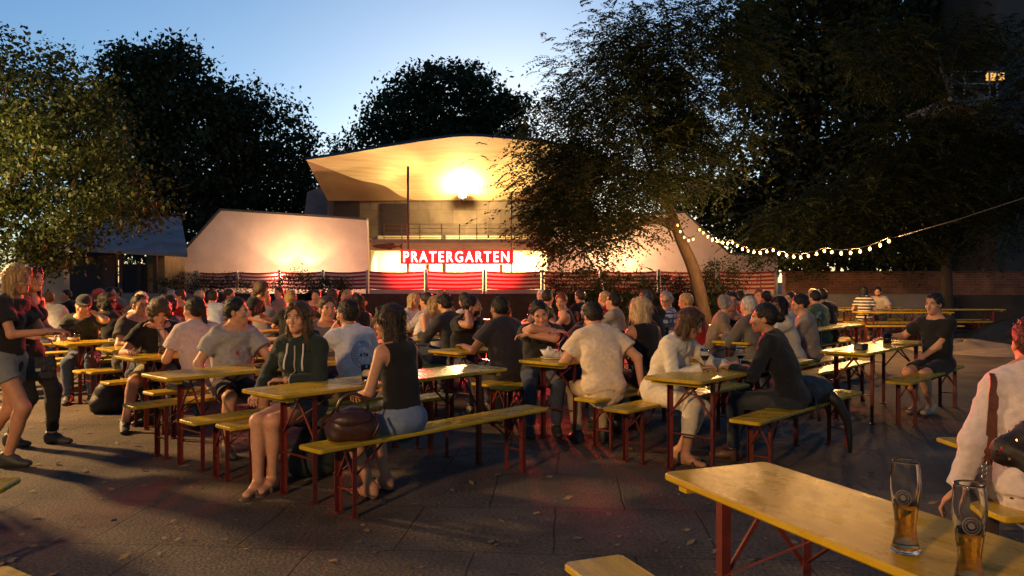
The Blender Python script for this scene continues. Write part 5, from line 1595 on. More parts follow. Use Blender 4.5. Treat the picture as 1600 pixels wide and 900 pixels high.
# standing women at the left
person(-4.15, 6.55, 92, 'standing blond woman in black shirt and denim shorts at the left edge', 'standing women at the left edge', Z=6, sit=None, sex='f', lean=6, hair='bob', hc='blond', top='tee', tc=(.014, .013, .014), bot='hotpants', bc=(.17, .19, .19), RH=(.10, .40, 1.10), LH=(-.05, .40, 1.09), RF=(.08, .06, .09), LF=(-.08, -.34, .15), hp=8, hy=4, skin='tan', s=.98)
person(-4.50, 7.35, 98, 'standing woman with long black hair behind the standing blond one', 'standing women at the left edge', Z=7, sit=None, sex='f', lean=5, hair='long', hc='black', top='dress', tc=(.010, .010, .011), bot='jeans', bc=(.012, .012, .014), RH=(.18, .28, 1.0), LH=(-.18, .2, 1.0), RF=(.09, -.06, .085), LF=(-.08, .22, .085), s=.98)
sbm = mat('black_bag_leather', (.013, .012, .016), .42, .3, 12, .3, 40)
b = MB(); b.box((0, 0, .10), (.27, .09, .20), bev=.03); sbo = b.build('shoulder_bag', sbm, None, (-4.02, 6.76, .66), .5)
b = MB(); b.box((0, -.052, .145), (.25, .014, .12), bev=.006); b.build('flap', sbm, sbo)
b = MB(); b.tube([(-.13, 0, .19), (-.16, .05, .45), (-.2, .1, .68)], .011, 7); b.build('strap', sbm, sbo, smooth=True)
b = MB(); b.box((0, -.062, .10), (.04, .01, .025), bev=.003); b.build('buckle', M['post'], sbo)
tag(sbo, 'dark shoulder bag carried between the two standing women', 'bag')
b = MB(); b.box((0, 0, 0), (.07, .14, .009), Matrix.Rotation(.5, 3, 'Y'), bev=.002); tag(b.build('phone', PHONE, None, (-3.62, 6.52, 1.135), math.radians(90)), 'phone held up by the standing blond woman', 'phone')
# cut by the right edge
w = person(2.46, 3.66, 12, 'white shirted person with a brown strap across the back, cut by the right edge', 'people at the right edge', Z=4.5, lean=14, hair='short', hc=(.05, .02, .015), skin='tan', top='long', tc=(.58, .50, .50), bc=(.06, .035, .03), RH=(.2, .4, .8), LH=(-.36, .06, .52), lpole=(-.6, -1, -.2), fat=1.3, s=1.0)
pts = [p for p in (surf_point(w['shirt'], -.205 - .055 * f, w['C'][2] + .02 - .40 * f, False, .004) for f in np.linspace(.02, 1, 26)) if p]
b = MB()
for a, c in zip(pts[:-1], pts[1:]): b.bar(a, c, .042, .007, up=(0, -1, 0))
sb_ = b.build('shoulder_strap', mat('brown_strap_leather', (.13, .05, .03), .45, .2, 20), w['root'])
if pts:
    b = MB(); e = pts[-1]
    for i in range(4):
        b.tube([e + Vector((.011 * math.cos(a), .004 * (i % 2) * math.sin(a), -.012 - i * .024 + .014 * math.sin(a))) for a in np.linspace(0, 6.283, 12)], .0025, 5)
    b.build('clasp', mat('steel_clasp', (.6, .58, .55), .25, .1, metal=1), sb_, smooth=True)
place('bench', (2.14, 3.60), 6, 'beer bench hidden below the white shirted person at the right edge')
sq = bpy.data.materials.new('black_sequins'); sq.use_nodes = True
N = sq.node_tree.nodes; L = sq.node_tree.links; bs = N['Principled BSDF']; tc_ = N.new('ShaderNodeTexCoord'); vo = N.new('ShaderNodeTexVoronoi'); vo.inputs['Scale'].default_value = 45
L.new(tc_.outputs['Object'], vo.inputs['Vector']); bp_ = N.new('ShaderNodeBump'); bp_.inputs['Strength'].default_value = 1; bp_.inputs['Distance'].default_value = .02; L.new(vo.outputs['Color'], bp_.inputs['Height']); L.new(bp_.outputs['Normal'], bs.inputs['Normal'])
bs.inputs['Base Color'].default_value = (.05, .035, .03, 1); bs.inputs['Metallic'].default_value = .1; bs.inputs['Roughness'].default_value = .6; bs.inputs['Base Color'].default_value = (.016, .012, .012, 1)
gp_ = person(2.31, 3.08, 190, 'person in a glittering black top, only a bent elbow reaching in at the right edge', 'people at the right edge', Z=4.5, sex='f', lean=4, hair='bob', hc='black', top='long', tmat=sq, RH=(.20, .20, .78), rpole=(1, -.6, -.1), bc=(.02, .02, .02))
r_ = np.random.default_rng(5); me_ = gp_['shirt'].data; pk = r_.choice(len(me_.polygons), 900, replace=False); b = MB()
for q in pk:
    f_ = me_.polygons[int(q)]; n_ = (f_.normal + Vector(r_.normal(0, .25, 3))).normalized(); c_ = f_.center + f_.normal * .003; a_ = n_.orthogonal().normalized() * .0065; e_ = n_.cross(a_).normalized() * .0065
    b.add([c_ + a_, c_ + e_, c_ - a_, c_ - e_], [(0, 1, 2, 3)], 0 if r_.random() < .5 else 1)
b.build('sequins', [mat('red_sequin', (.6, .05, .03), .2, 0, metal=1), mat('gold_sequin', (.7, .42, .12), .2, 0, metal=1)], gp_['root'])
place('bench', (2.02, 3.0), 5, 'beer bench hidden below the person in the glittering black top')

# bystanders just left of the photographer: only their shadows fall into the picture
for i, (x_, y_, f_, l_) in enumerate(((-4.6, 5.9, 100, 'bystander in a dark shirt standing beyond the left edge of the photo'), (-4.9, 5.0, 80, 'bystander in a grey shirt standing beyond the left edge of the photo'), (-3.75, 4.2, 60, 'bystander in white standing beyond the left edge of the photo'))):
    person(x_, y_, f_, l_, 'bystanders outside the frame', Z=9, sit=None, lean=3, hair=('short', 'bob', 'short')[i], sex='mfm'[i], hc='dark', top='tee', tc=((.03, .03, .03), (.2, .2, .2), (.5, .5, .5))[i])
# prints on shirts
def ring_print(pr, m, cx, cz, R0, front, glyphs=30):
    b = MB()
    def pj(x, z): return surf_point(pr['shirt'], x, z, front, .003)
    def quad(ps):
        q = [pj(*p) for p in ps]
        if all(q): b.add(q, [tuple(range(len(q)))])
    for r0, r1 in ((R0, R0 * .965), (R0 * .70, R0 * .675)):
        n = 36
        for i in range(n):
            a0, a1 = 6.2832 * i / n, 6.2832 * (i + 1) / n
            quad([(cx + r0 * math.cos(a0), cz + r0 * math.sin(a0)), (cx + r0 * math.cos(a1), cz + r0 * math.sin(a1)), (cx + r1 * math.cos(a1), cz + r1 * math.sin(a1)), (cx + r1 * math.cos(a0), cz + r1 * math.sin(a0))])
    rr = np.random.default_rng(4)
    for i in range(glyphs):
        if i % 10 == 9: continue
        a = 6.2832 * i / glyphs
        for k in range(2):
            a0 = a + .05 * k; w_ = .018
            ra, rb2 = R0 * .75, R0 * .90
            if k and rr.random() < .5: ra = R0 * (.82 if rr.random() < .5 else .75)
            quad([(cx + ra * math.cos(a0), cz + ra * math.sin(a0)), (cx + rb2 * math.cos(a0), cz + rb2 * math.sin(a0)), (cx + rb2 * math.cos(a0 + w_ * 1.6), cz + rb2 * math.sin(a0 + w_ * 1.6)), (cx + ra * math.cos(a0 + w_ * 1.6), cz + ra * math.sin(a0 + w_ * 1.6))])
    return b, quad
b, quad = ring_print(wt, None, .035, wt['C'][2] - .20, .120, False)
cx, cz = .035, wt['C'][2] - .20
sgm = lambda x0, z0, x1, z1, t=.006: quad([(cx + x0 + (z1 - z0) / max(math.hypot(x1 - x0, z1 - z0), 1e-6) * t / 2, cz + z0 - (x1 - x0) / max(math.hypot(x1 - x0, z1 - z0), 1e-6) * t / 2), (cx + x1 + (z1 - z0) / max(math.hypot(x1 - x0, z1 - z0), 1e-6) * t / 2, cz + z1 - (x1 - x0) / max(math.hypot(x1 - x0, z1 - z0), 1e-6) * t / 2),
                                           (cx + x1 - (z1 - z0) / max(math.hypot(x1 - x0, z1 - z0), 1e-6) * t / 2, cz + z1 + (x1 - x0) / max(math.hypot(x1 - x0, z1 - z0), 1e-6) * t / 2), (cx + x0 - (z1 - z0) / max(math.hypot(x1 - x0, z1 - z0), 1e-6) * t / 2, cz + z0 + (x1 - x0) / max(math.hypot(x1 - x0, z1 - z0), 1e-6) * t / 2)])
for s_ in ((-.07, -.03, -.01, .075), (-.01, .075, .06, -.035), (-.075, -.035, .065, -.035), (-.08, .02, .075, .03)): sgm(*s_, t=.004)
# bold letters across the middle: A T W
for s_ in ((-.045, -.012, -.035, .018), (-.035, .018, -.025, -.012), (-.04, 0, -.03, 0), (-.016, .017, .008, .017), (-.004, .017, -.004, -.012), (.014, .018, .020, -.012), (.020, -.012, .026, .008), (.026, .008, .032, -.012), (.032, -.012, .038, .018)): sgm(*s_, t=.008)
b.build('back_print', mat('blue_black_print', (.03, .035, .05), .8, .1), wt['shirt'])
b, quad = ring_print(gm, None, .02, gm['C'][2] - .21, .062, True, 20)
cx, cz = .02, gm['C'][2] - .21
for i in range(8):
    a = i * .785; sgm(.012 * math.cos(a), .012 * math.sin(a), .034 * math.cos(a), .034 * math.sin(a), .007)
sgm(-.012, 0, .012, 0, .022)
b.build('front_print', mat('red_print', (.30, .05, .045), .8, .1), gm['shirt'])

# ------------------------------------------------------------------ the crowd behind
NAMED = {(0, 0): 'T1', (-1, 0): 'T2', (-2, 0): 'T3', (-3, 0): 'T4', (-4, 0): 'T5', (-1, 1): 'T7', (0, 1): 'T8', (1, 1): 'T9', (1, 2): 'T10', (0, 2): 'T11'}
def near_end(r, b_):
    if (r, b_) in NAMED: return T[NAMED[(r, b_)]]
    return T['T1'] + Vv * 1.45 * r + U * 3.0 * b_
USEDT = {}
def far(px, Z, look, label, want=None, dy=0, **k):
    """seat somebody on the beer bench of the grid nearest to the wished place"""
    best = None
    for r in range(-9, 4):
        for b_ in range(0, 5):
            for side in (-1, 1):
                if want and side != want: continue
                p0 = near_end(r, b_) + Vv * BO * side
                q = (px - 800) / F
                s = (q * p0[1] - p0[0]) / (U[0] - q * U[1])
                if s < -.05 or s > 2.05 or (r, b_) in ((0, 0), (1, 1), (1, 2)): continue
                p = p0 + U * s
                if p[1] > 21: continue
                if any((p[0] - a) ** 2 + (p[1] - c) ** 2 < .40 ** 2 for a, c in SEATED): continue
                e = abs(p[1] - Z)
                if best is None or e < best[0]: best = (e, p, r, b_, side)
    if best is None or best[0] > 1.3:
        best = (0, np.array([(px - 800) / F * Z, Z]), None, None, 1 if math.cos(math.radians(look - 312)) > 0 else -1)
    e, p, r, b_, side = best
    SEATED.append((p[0], p[1])); 
    if r is not None: USEDT.setdefault((r, b_), set()).add(side)
    else: place('bench', p - U * 1.1, UA, 'beer bench deep in the crowd, mostly hidden behind seated people', 'beer benches deep in the crowd')
    face = 132 if side < 0 else 312
    d = (look - face + 540) % 360 - 180
    bt = max(-35, min(35, d)); hd = max(-70, min(70, d - bt))
    kk = dict(Z=float(p[1]), lean=8 + 10 * random.random(), hy=hd, s=.97 + .05 * random.random(),
              RH=(.14 + .08 * random.random(), .38 + .1 * random.random(), .82), LH=(-.16, .40 + .08 * random.random(), .82))
    i_ = NP[0]
    kk['lean'] = 3 + 20 * random.random(); kk['side'] = random.uniform(-7, 7); kk['twist'] = random.uniform(-14, 14); kk['hp'] = random.uniform(-4, 16); kk['hr'] = random.uniform(-8, 8)
    q_ = random.random()
    if q_ < .18: kk['RH'] = (.06, .28, 1.10); kk['rpole'] = (.6, .3, -1)
    elif q_ < .34: kk['LH'] = (-.06, .30, 1.06); kk['lpole'] = (-.6, .3, -1)
    elif q_ < .48: kk['RH'] = (.02, .38, .84); kk['LH'] = (-.02, .34, .86)
    elif q_ < .58: kk['LH'] = (-.24, .12, .62)
    if 'top' not in k and i_ % 4 == 1: kk['top'] = 'long'
    if 'fat' not in k: kk['fat'] = random.choice((.94, 1.0, 1.0, 1.1, 1.22))
    kk.update(k)
    return person(float(p[0]), float(p[1]), face + bt, label, 'people in the crowd behind', **kk)
W_, B_, G_, R_ = (.60, .58, .55), (.014, .014, .016), (.18, .17, .17), (.42, .025, .02)
crowd = [
 (83, 13.5, 330, 'man in a white shirt with brown hair at far left, seen from behind', dict(tc=W_, hc='brown', want=1)),
 (117, 16.5, 180, 'man in dark clothes sitting alone before the dark boards at left', dict(tc=B_, hc='dark')),
 (150, 14.5, 120, 'person in a pink red cap and dark top at left', dict(hair='cap', hc='red', tc=B_, capc=(.45, .06, .09))),
 (181, 10.6, 300, 'man in black with bushy dark hair, back turned, left of the man with glasses', dict(tc=B_, hc='black', want=1, hair='curly')),
 (167, 15.5, 100, 'person in a bright red shirt behind the man with bushy hair', dict(tc=R_, hc='dark')),
 (158, 17.0, 150, 'person in the back row left of the red shirt', dict(tc=B_, hc='brown')),
 (190, 17.0, 200, 'dark haired person in the back row right of the red shirt', dict(tc=G_, hc='dark')),
 (203, 15.0, 330, 'blond person seen from behind left of two pale heads', dict(tc=G_, hc='blond', sex='f', hair='bob')),
 (217, 15.5, 90, 'person with brown tied hair in profile above the pale haired woman', dict(tc=(.4, .2, .1), hc='brown', hair='bun', sex='f')),
 (227, 12.0, 330, 'pale blond woman in white seen from behind, left of the curly haired man', dict(tc=W_, hc='light', sex='f', hair='bob', want=1)),
 (249, 16.5, 320, 'brown haired person above the curly haired man', dict(tc=G_, hc='brown')),
 (266, 16.0, 340, 'woman with grey pinned up hair left of centre in the back row', dict(tc=G_, hc='grey', sex='f', hair='bun')),
 (283, 14.0, 250, 'brown haired man in red above the pale pink back', dict(tc=R_, hc='brown')),
 (297, 16.0, 330, 'woman with long light hair in the back row before the wing wall', dict(tc=W_, hc='light', sex='f', hair='long')),
 (334, 13.0, 345, 'man in a blue white shirt with short dark hair seen from behind', dict(tc=(.36, .42, .52), hc='dark', want=1)),
 (352, 14.0, 100, 'brown haired person right of the blue white shirt', dict(tc=(.3, .2, .1), hc='brown')),
 (397, 14.5, 60, 'fair haired person in profile left of the long blond hair', dict(tc=B_, hc='blond')),
 (411, 13.2, 10, 'woman with long wavy blond hair and a grey top seen from behind', dict(tc=G_, hc='blond', sex='f', hair='long')),
 (440, 15.5, 190, 'small figure with brown hair above the woman in the black top', dict(tc=G_, hc='brown')),
 (452, 10.8, 340, 'woman with pinned up fair hair and a black top seen from behind', dict(tc=B_, hc='blond', sex='f', hair='bun', top='tee', want=1)),
 (490, 15.0, 180, 'dark haired person half hidden above the woman in the hoodie', dict(tc=R_, hc='dark')),
 (520, 13.5, 330, 'red rimmed dark head right of the grey shirted man', dict(tc=B_, hc='dark', sex='f', hair='long')),
 (545, 14.5, 300, 'person in a red lit shirt taking a picture', dict(tc=(.45, .12, .10), hc='blond', RH=(.08, .3, 1.2), LH=(-.08, .3, 1.2))),  # shirt colour carries the red light falling on it
 (566, 11.5, 325, 'woman with long dark hair in a black tank top seen from behind', dict(tc=B_, hc='dark', sex='f', hair='long', top='tank', want=1)),
 (632, 13.0, 120, 'fair haired woman half hidden behind the wavy blond one', dict(tc=W_, hc='blond', sex='f', hair='bob')),
 (655, 10.4, 110, 'woman with wavy blond hair in a sleeveless white lace top', dict(tc=W_, hc='blond', sex='f', hair='shag', top='tank', hp=14)),
 (689, 11.5, 300, 'man in a light grey hooded top right of the wavy blond woman', dict(tc=(.34, .33, .34), hc='dark', top='hoodie', want=1)),
 (708, 10.6, 315, 'man with thick dark hair behind the bearded man', dict(tc=(.03, .03, .035), hc='black', hair='short', want=1)),
 (686, 15.0, 180, 'blond person peeping over the grey hooded man', dict(tc=G_, hc='blond')),
 (741, 12.2, 325, 'woman with a bun in a speckled white shirt seen from behind', dict(tc=(.52, .48, .46), hc='dark', sex='f', hair='bun', top='tee', want=1)),
 (846, 13.0, 320, 'dark head with a red rim above the young man on folded arms', dict(tc=B_, hc='dark')),
 (862, 13.6, 190, 'bald pale man facing the camera right of the red rimmed head', dict(tc=G_, hc='white', hair='buzz')),
 (893, 12.6, 190, 'woman with short red hair in a black sleeveless top', dict(tc=B_, hc='red', sex='f', hair='bun', top='tank')),
 (912, 14.0, 320, 'dark head in the back row above the grey haired man', dict(tc=B_, hc='dark')),
 (946, 12.2, 330, 'fair short haired person above the cream shirted man', dict(tc=R_, hc='blond')),
 (967, 11.0, 300, 'man with dark hair in a beige grey shirt facing left', dict(tc=(.30, .26, .22), hc='black', want=1)),
 (1024, 11.5, 350, 'large dark grey head behind the blond woman in black', dict(tc=B_, hc=(.09, .08, .075), s=1.06)),
 (1051, 12.0, 200, 'bald man with glasses in a blue checked shirt', dict(tc=None, hc='grey', hair='buzz', glasses=True, chk=True)),
 (1096, 12.5, 300, 'fair headed person half hidden by the woman in the patterned jacket', dict(tc=R_, hc='blond')),
 (1112, 10.0, 70, 'woman with grey hair in a patterned beige jacket', dict(tc=(.20, .15, .11), hc='grey', sex='f', hair='fringe', top='jacket', want=-1)),
 (1137, 11.2, 190, 'dark haired woman in a black top facing the camera behind the patterned jacket', dict(tc=B_, hc='black', sex='f', hair='bun', top='tank')),
 (1158, 13.2, 350, 'person in a bright red shirt seen from behind left of the bald men', dict(tc=R_, hc='black', want=1)),
 (1184, 14.0, 190, 'balding man in a pale shirt in the back row', dict(tc=(.42, .42, .46), hc='red', hair='buzz')),
 (1190, 9.6, 330, 'bald grey haired man in dark grey seen from behind, large', dict(tc=(.10, .09, .085), hc='white', hair='buzz', fat=1.2, want=1)),
 (1205, 13.6, 330, 'dark haired man in a white shirt seen from behind right of the bald head', dict(tc=W_, hc='black', want=1)),
 (1228, 13.2, 300, 'dark haired person in pale blue right of the white shirted back', dict(tc=(.42, .45, .52), hc='dark')),
 (1240, 10.4, 235, 'smiling woman with dark hair in a cream top behind the bun of the blazer woman', dict(tc=(.52, .46, .36), hc='black', sex='f', hair='shag')),
 (1266, 9.8, 290, 'man in a grey beige shirt with dark hair in profile to the left', dict(tc=(.24, .21, .18), hc='black', want=1, hy=-20)),
 (1259, 16.0, 200, 'small figure with light hair in the back row', dict(tc=R_, hc='blond', sex='f', hair='bun')),
 (1283, 13.0, 340, 'man in a green shirt seen from behind', dict(tc=(.09, .13, .08), hc='black', want=1)),
 (1294, 13.6, 340, 'dark clothed person just right of the green shirt', dict(tc=B_, hc='dark')),
]
chk = bpy.data.materials.new('checked_cloth'); chk.use_nodes = True
N = chk.node_tree.nodes; L = chk.node_tree.links; bs = N['Principled BSDF']; tc_ = N.new('ShaderNodeTexCoord'); sp_ = N.new('ShaderNodeSeparateXYZ'); L.new(tc_.outputs['Object'], sp_.inputs[0])
outs = []
for ax in ('X', 'Z'):
    m1 = N.new('ShaderNodeMath'); m1.operation = 'MULTIPLY'; m1.inputs[1].default_value = 14; L.new(sp_.outputs[ax], m1.inputs[0])
    m2 = N.new('ShaderNodeMath'); m2.operation = 'FRACT'; L.new(m1.outputs[0], m2.inputs[0]); m3 = N.new('ShaderNodeMath'); m3.operation = 'GREATER_THAN'; m3.inputs[1].default_value = .68; L.new(m2.outputs[0], m3.inputs[0]); outs.append(m3)
mm = N.new('ShaderNodeMath'); mm.operation = 'MAXIMUM'; L.new(outs[0].outputs[0], mm.inputs[0]); L.new(outs[1].outputs[0], mm.inputs[1])
mx = N.new('ShaderNodeMix'); mx.data_type = 'RGBA'; L.new(mm.outputs[0], mx.inputs['Factor']); mx.inputs['A'].default_value = (.45, .52, .60, 1); mx.inputs['B'].default_value = (.05, .07, .12, 1); L.new(mx.outputs['Result'], bs.inputs['Base Color']); bs.inputs['Roughness'].default_value = .85
for px, Z, look, lab, k in crowd:
    k = dict(k)
    POSEX['cap'] = k.pop('capc', (.03, .03, .03))
    if k.pop('chk', None): k['tmat'] = chk; k['tc'] = W_
    far(px, Z, look, lab, **k)
# standing woman leaning over in the crowd
person(-4.05, 12.0, 95, 'standing woman with curly brown hair in a black shirt bending over the seated crowd', 'people in the crowd behind', Z=12, sit=None, sex='f', lean=32, hair='curly', hc='brown', top='tee', tc=B_, RH=(.2, .4, .9), LH=(-.2, .4, .9), bot='jeans', s=.93)
# benches and tables of the grid that carry the crowd
for (r, b_), sides in sorted(USEDT.items()):
    if (r, b_) in NAMED: continue
    place('table', near_end(r, b_), UA, 'beer table deep in the crowd, mostly hidden behind seated people', 'beer tables deep in the crowd')
    for sd in (-1, 1):
        place('bench', near_end(r, b_) + Vv * BO * sd, UA, 'beer bench deep in the crowd, mostly hidden behind seated people', 'beer benches deep in the crowd')
rg = np.random.default_rng(21)
for (r, b_) in sorted(USEDT):
    for k in range(2):
        q = near_end(r, b_) + U * (.3 + 1.6 * rg.random()) + Vv * (rg.random() - .5) * .3
        glass((float(q[0]), float(q[1]), .772), 'beer glass standing on a table deep in the crowd', 'weizen' if rg.random() < .5 else 'pint', .2 + .6 * rg.random(), group='beer glasses in the crowd')
for (r, b_) in ((-2, 1), (-3, 1)):
    if (r, b_) not in USEDT:
        place('table', near_end(r, b_), UA, 'empty yellow beer table in the gap left of the woman in the hoodie', 'empty beer tables in the gap')
        for sd in (-1, 1): place('bench', near_end(r, b_) + Vv * BO * sd, UA, 'empty yellow beer bench in the gap left of the woman in the hoodie', 'empty beer benches in the gap')
# tables along the brick wall
def stripes():
    m = bpy.data.materials.new('striped_jersey'); m.use_nodes = True
    N = m.node_tree.nodes; L = m.node_tree.links; bs = N['Principled BSDF']; t = N.new('ShaderNodeTexCoord'); s = N.new('ShaderNodeSeparateXYZ'); L.new(t.outputs['Object'], s.inputs[0])
    a = N.new('ShaderNodeMath'); a.operation = 'MULTIPLY'; a.inputs[1].default_value = 13; L.new(s.outputs['Z'], a.inputs[0]); f = N.new('ShaderNodeMath'); f.operation = 'FRACT'; L.new(a.outputs[0], f.inputs[0]); g_ = N.new('ShaderNodeMath'); g_.operation = 'GREATER_THAN'; g_.inputs[1].default_value = .5; L.new(f.outputs[0], g_.inputs[0])
    x = N.new('ShaderNodeMix'); x.data_type = 'RGBA'; L.new(g_.outputs[0], x.inputs['Factor']); x.inputs['A'].default_value = (.02, .02, .025, 1); x.inputs['B'].default_value = (.62, .55, .45, 1); L.new(x.outputs['Result'], bs.inputs['Base Color']); bs.inputs['Roughness'].default_value = .9
    return m
rows_ = [(8.05, 18.6, 'front'), (8.25, 20.3, 'middle'), (8.5, 22.0, 'rear')]
for x_, y_, nm in rows_:
    place('table', (x_, y_), 2, f'empty yellow beer table by the brick wall, {nm} row, left', 'tables by the brick wall')
    for dd, wd in ((-.55, 'near'), (.55, 'far')): place('bench', (x_, y_ + dd), 2, f'yellow beer bench on the {wd} side of the {nm} left table by the brick wall', 'benches by the brick wall')
place('table', (10.35, 20.4), 2, 'yellow beer table by the brick wall, right of the couple'); 
for dd, wd in ((-.55, 'near'), (.55, 'far')): place('bench', (10.35, 20.4 + dd), 2, f'yellow beer bench on the {wd} side of the table right of the couple')
person(8.75, 19.78, 20, 'woman in a black and white striped jersey seen from behind by the brick wall', 'couple by the brick wall', Z=13, sex='f', hair='shag', hc='black', top='tee', tmat=stripes(), bc=(.10, .08, .06))
person(9.62, 20.85, 215, 'man in a pale shirt facing the woman in the striped jersey', 'couple by the brick wall', Z=13, hair='short', hc='black', top='tee', tc=(.50, .44, .34), beard=True, hp=14, lean=16)
# ------------------------------------------------------------------ string of bulbs
sl_ = empty('string_lights', wp(1092, 358, 20))
so = Vector(sl_.location)
BM = mat('warm_bulb', (1, .8, .5), .3, 0, emit=(1, .52, .14), estr=4.5)
short = [(1059, 352), (1063, 362), (1069, 371), (1076, 376), (1083, 374)]
main = [(1093, 359), (1099, 364), (1106, 370), (1113, 374), (1121, 377), (1129, 379), (1137, 380), (1145, 379), (1152, 384), (1160, 389), (1169, 392), (1178, 394), (1188, 395), (1198, 393), (1208, 391), (1217, 396), (1229, 399), (1240, 401), (1251, 402), (1263, 400), (1276, 397), (1288, 392), (1300, 394), (1314, 396), (1329, 395), (1344, 393), (1359, 389), (1375, 383), (1389, 377)]
bm_ = MB(); bm_.lathe([(.0005, -.035), (.016, -.028), (.027, -.008), (.027, .006), (.020, .026), (.014, .036), (.0005, .036)], 12)
bulb_me = mesh_from('bulb', np.array([tuple(v) for v in bm_.V]), bm_.F, BM)
sk = MB(); sk.lathe([(.0005, .036), (.015, .036), (.015, .070), (.0005, .070)], 8)
sock_me = mesh_from('socket', np.array([tuple(v) for v in sk.V]), sk.F, MATS['black'])
cab = []
def Yat(px): return 21.0 - (px - 1059) / 330 * 6.5
for strand in (short, main):
    pts = []
    for (a, c) in strand:
        p = wp(a, c, Yat(a)) - so
        o = link('bulb', bulb_me, sl_, p); link('socket', sock_me, o)
        pts.append(p + Vector((0, 0, .072)))
    cab.append(pts)
cab[1] = cab[1] + [wp(1398, 371, Yat(1398)) - so]
b = MB()
for pts in cab: b.tube(pts, .009, 5)
b.tube([cab[0][-1], (cab[0][-1] + cab[1][0]) / 2 + Vector((0, 0, -.02)), cab[1][0]], .009, 5)
b.build('cable', mat('cable', (.03, .024, .018), .6, .1), sl_, smooth=True)
b = MB(); b.tube([cab[1][-1], wp(1500, 342, 13.5) - so, wp(1640, 296, 12.0) - so], .009, 5); b.build('guy_wire', mat('grey_wire', (.08, .08, .075), .5, .1), sl_, smooth=True)
for k in range(3, len(main), 3):
    a, c = main[k]
    l_ = bpy.data.lights.new('bulb_glow', 'POINT'); l_.energy = 110; l_.color = (1, .50, .16); l_.shadow_soft_size = .035
    o = bpy.data.objects.new('bulb_glow', l_); COL.objects.link(o); o.parent = sl_; o.location = wp(a, c, Yat(a)) - so + Vector((0, -.02, -.075))
tag(sl_, 'sagging string of warm round bulbs from the leaning tree toward the right', 'string lights')

# ------------------------------------------------------------------ lamps
def lamp(name, kind, loc, energy, col, target=None, parent=None, **k):
    l = bpy.data.lights.new(name, kind); l.energy = energy; l.color = col
    for a, v in k.items(): setattr(l, a, v)
    o = bpy.data.objects.new(name, l); COL.objects.link(o); o.location = loc
    if target is not None:
        o.rotation_euler = (Vector(target) - Vector(loc)).to_track_quat('-Z', 'Y').to_euler()
    if parent: o.parent = parent
    return o
WARM = (1.0, .58, .22)
# floodlight under the canopy
p = wp(723, 306, 31.2)
fl_ = empty('floodlight', p)
b = MB(); b.box((0, .12, .0), (.36, .16, .22), bev=.03); b.bar((0, .1, -.1), (0, .9, -.2), .05, .05); b.build('housing', M['coping'], fl_)
b = MB(); b.ell((0, .0, .02), (.16, .05, .10)); b.build('lens', mat('floodlight_lens', (1, .9, .7), .3, 0, emit=(1, .80, .42), estr=40), fl_, smooth=True)
tag(fl_, 'glowing floodlight mounted under the stage canopy', 'floodlight')
lamp('floodlight_lamp', 'POINT', (p.x, p.y - .22, p.z + .08), 760, (1, .70, .28), shadow_soft_size=.12)
# twin uplights of the wing walls
for (px, nm, tgt) in ((460, 'left', (wp(420, 335, 28), wp(500, 345, 28))), (966, 'right', (wp(926, 340, 28), wp(1006, 340, 28)))):
    q = wp(px, 424, 27.5); q.z = 1.62
    u = empty('uplight', (q.x, q.y, 1.08)); off = Vector((q.x, q.y, 1.08))
    b = MB(); b.bar((0, 0, 0), (0, 0, .42), .06, .06)
    for s_ in (-1, 1): b.box((s_ * .28, .05, .47), (.34, .16, .14), Matrix.Rotation(-s_ * .5, 3, 'Y'), bev=.02)
    b.build('housing', M['coping'], u)
    for s_ in (-1, 1):
        c = MB(); c.box((s_ * .33, .05, .555), (.30, .12, .012), Matrix.Rotation(-s_ * .5, 3, 'Y')); c.build('lens', M['lens'], u)
    tag(u, f'twin floodlight shining up the {nm} wing wall', 'uplight')
    for s_, t_ in zip((-1, 1), tgt):
        lamp('uplight_lamp', 'SPOT', (q.x + s_ * .30, q.y + .02, q.z + .06), 190, (1, .64, .24), (t_.x, 28.0, t_.z + .8), spot_size=math.radians(92), spot_blend=.45, shadow_soft_size=.06)
    lamp('wing_wall_fill', 'POINT', (q.x, q.y - 1.2, q.z + .10), 520, (1, .60, .34), shadow_soft_size=.1)  # fill lamp added in front of the fixture to brighten the wall
for px_, w_ in ((560, 1500), (880, 900)):  # extra spots added at the floodlight to brighten the canopy's sides
    t_ = wp(px_, 268, 28.6)
    lamp('floodlight_lamp', 'SPOT', (p.x + (-.15 if px_ < 723 else .15), p.y - .25, p.z - .02), w_, (1, .74, .32), (t_.x, t_.y, t_.z), spot_size=math.radians(64), spot_blend=1.0, shadow_soft_size=.1)
# lamps in the stage niche
for px in (620, 700, 780, 835):
    q = wp(px, 396, 31.0)
    lamp('niche_lamp', 'AREA', (q.x, 31.2, q.z), 110, (1, .74, .36), (q.x, 31.7, q.z - 1), shape='RECTANGLE', size=1.2, size_y=.3)
# red glow of the sign
q = wp(714, 401, YS)
lamp('sign_glow', 'AREA', (q.x, YS - .14, q.z), 2300, (1, .035, .03), (q.x, YS - 14, q.z - 5.6), shape='RECTANGLE', size=3.3, size_y=.4, spread=math.radians(62))
lamp('sign_glow_up', 'AREA', (q.x, YS + .15, q.z), 25, (1, .05, .04), (q.x, YS + 5, q.z + .6), shape='RECTANGLE', size=3.3, size_y=.4)
